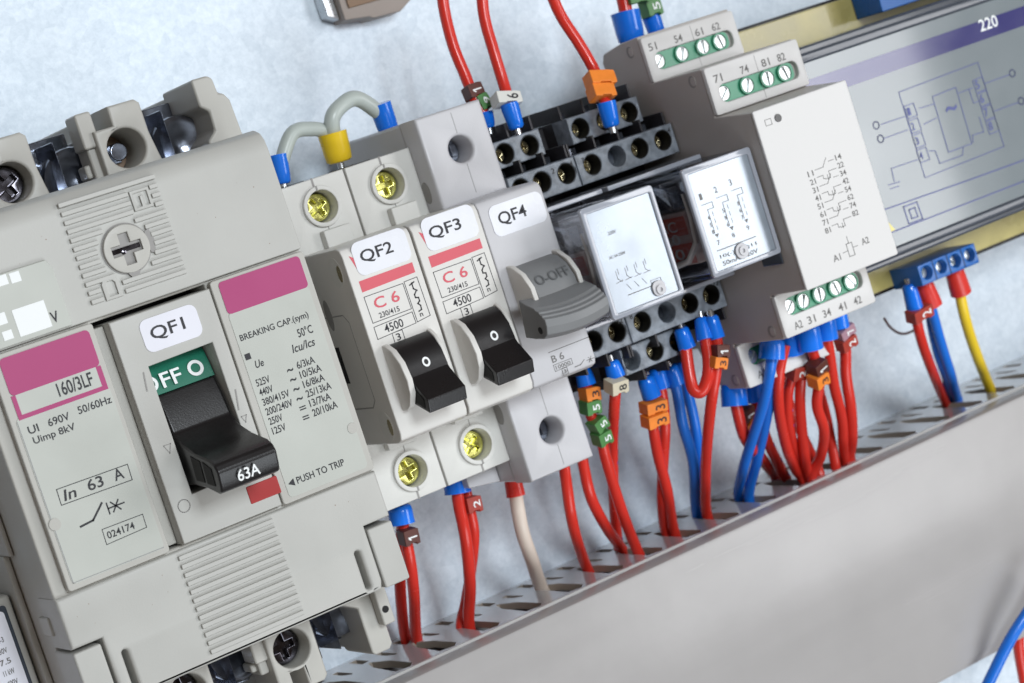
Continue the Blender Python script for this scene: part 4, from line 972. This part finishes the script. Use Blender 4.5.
wire('red wire with a brick red sleeve marked 2 at terminal 31',[(791,340,50),(794,365,47),(788,395,43),(789,425,38),(797,455,30)],rw*.95,'red',(807,478),[((789,332,51),(792,354,50),'fblue',3.0,3.2)],[((796,371,48.5),'mrd','2','white',2.1,1.9)],GR,dots=(16,38,4))
wire('red wire with brown 1 and orange 3 sleeves hanging from the middle ferrule',[(808,330,55),(816,352,53),(819,375,50),(817,405,46),(824,430,42),(821,455,33)],rw,'red',(812,478),[((806,323,55),(810,349,54),'fblue',3.3,3.4)],[((817,367,53),'mbr','1','white',2.2,1.9),((818,379,52.4),'mor','3','ink',2.2,1.7)],GR)
wire('red wire running straight down left of the brown and orange sleeves',[(803,335,50),(802,365,47),(800,400,43),(803,440,36)],rw,'red',(809,478),(),(),GR)
wire('red wire leaving the rightmost large ferrule of the relay module',[(825,322,52),(829,350,50),(834,385,45),(842,420,38)],rw,'red',(845,462),[((823,314,53),(826,339,52),'fblue',3.0,3.1)],(),GR)
wire('red wire with mauve and brick red sleeves marked 7 2, rightmost under the relay module',[(837,318,47),(845,345,45),(846,375,43),(851,410,39),(852,440,32)],rw*1.05,'red',(850,460),[((836,310,48),(839,328,47.5),'fblue',2.7,2.8)],[((843,331,47.6),'mmv','7','white',2.6,1.5),((845,342,47),'mrd','2','white',2.6,1.6)],GR)
wire('red wire behind, crossing from the middle ferrules to the right',[(812,350,38),(818,385,36),(827,420,30)],rw*.95,'red',(836,468),(),(),GR)
wire('red wire behind, crossing low between the module wires',[(782,370,30),(793,415,28),(806,442,24)],rw*.9,'red',(820,474),(),(),GR)
# instrument wires
wire('red wire in a small blue ferrule with brick red clip 2 at the instrument',[(909,285,46),(915,307,45),(920,335,42),(930,365,34)],rw,'red',(946,403),[((908.5,284,46),(915,309,45.5),'fblue',1.9,2.2)],[((919,313,46),'mrd','2','white',3.4,1.7)],GR,dots=(14,30,3))
wire('blue wire, rear one of the blue pair in the red ferrule at the instrument',[(929,300,40),(932,325,38),(938,352,33),(947,378,26)],rw,'blue',(952,400),(),(),GR)
wire('blue wire, front one of the blue pair in the red ferrule at the instrument',[(924,285,44),(933,310,43),(940,340,38),(950,372,30)],rw,'blue',(958,400),[((922,279,45),(932,306,44),'fred',2.1,2.8)],(),GR)
wire('yellow wire in a red ferrule at the instrument, rightmost wire entering the duct',[(953,265,46),(960,292,44),(965,318,42),(975,350,34)],rw*1.05,'yellow',(990,388),[((951.5,262,46.5),(961,293,44.5),'fred',1.9,2.8)],(),GR)
wire('thin dark lead looping behind the instrument ferrules',[(884,318,20),(890,327,20),(899,333,21),(908,333,22),(917,327,24),(920,314,28)],.35,'mbr')
wire('bright blue wire crossing the bottom right corner before the duct',[(1050,570,52),(1034,602,52),(1010,640,50),(985,690,46)],1.6,'blue')
wire('short red wire end beside the blue wire in the bottom right corner',[(1019,628,36),(1019,650,34),(1026,690,32)],1.6,'red')

for o_,(du,dv_) in LATE: o_.location+=W((du,dv_,0))
# ---------------------------------------------------------------- camera, lights, world
cam=bpy.data.cameras.new('camera');co=bpy.data.objects.new('camera',cam);COL.objects.link(co);scn.camera=co
def dv3(r): return Vector((r[0],-r[2],r[1]))
rx=dv3(CM[0]);ry=dv3(CM[1]);rz=-dv3(CM[2])
mt=Matrix.Identity(4)
for i in range(3): mt[i][0]=rx[i];mt[i][1]=ry[i];mt[i][2]=rz[i];mt[i][3]=W(CP)[i]
co.matrix_world=mt
cam.sensor_width=36;cam.lens=CF*36/1024;cam.clip_start=.02;cam.clip_end=20
cam.dof.use_dof=True;cam.dof.focus_distance=.46;cam.dof.aperture_fstop=30
def area(name,pos,tgt,sx,sy,power,col):
    l=bpy.data.lights.new(name,'AREA');l.shape='RECTANGLE';l.size=sx;l.size_y=sy;l.energy=power;l.color=col
    o=bpy.data.objects.new(name,l);COL.objects.link(o);o.location=W(pos)
    d=(W(tgt)-W(pos));o.rotation_euler=d.to_track_quat('-Z','Y').to_euler();return o
area('key_softbox',(30,260,1000),(60,0,20),.24,.22,7.4,(.88,.95,1))
area('side_softbox',(535,-10,650),(90,0,40),.24,.42,3.0,(.97,.98,1))
area('low_fill',(120,-600,760),(80,-70,0),.6,.4,5.2,(.88,.95,1))  # unseen fill lamp, added to brighten the sheet low down
w=bpy.data.worlds.new('World');scn.world=w;w.use_nodes=True;nt=w.node_tree
bg=nt.nodes['Background'];bg.inputs[1].default_value=.32
tc=nt.nodes.new('ShaderNodeTexCoord');n=nt.nodes.new('ShaderNodeTexNoise');n.inputs['Scale'].default_value=1.6;n.inputs['Detail'].default_value=1
nt.links.new(tc.outputs['Generated'],n.inputs['Vector']);cr=nt.nodes.new('ShaderNodeValToRGB')
cr.color_ramp.elements[0].position=.4;cr.color_ramp.elements[0].color=(.42,.30,.22,1);cr.color_ramp.elements[1].position=.62;cr.color_ramp.elements[1].color=(.97,.84,.73,1)
nt.links.new(n.outputs['Fac'],cr.inputs[0]);nt.links.new(cr.outputs[0],bg.inputs[0])
scn.view_settings.view_transform='Standard';scn.view_settings.look='None';scn.view_settings.gamma=1;scn.view_settings.exposure=-.48
scn.render.engine='CYCLES'
scn.cycles.max_bounces=10;scn.cycles.transmission_bounces=8
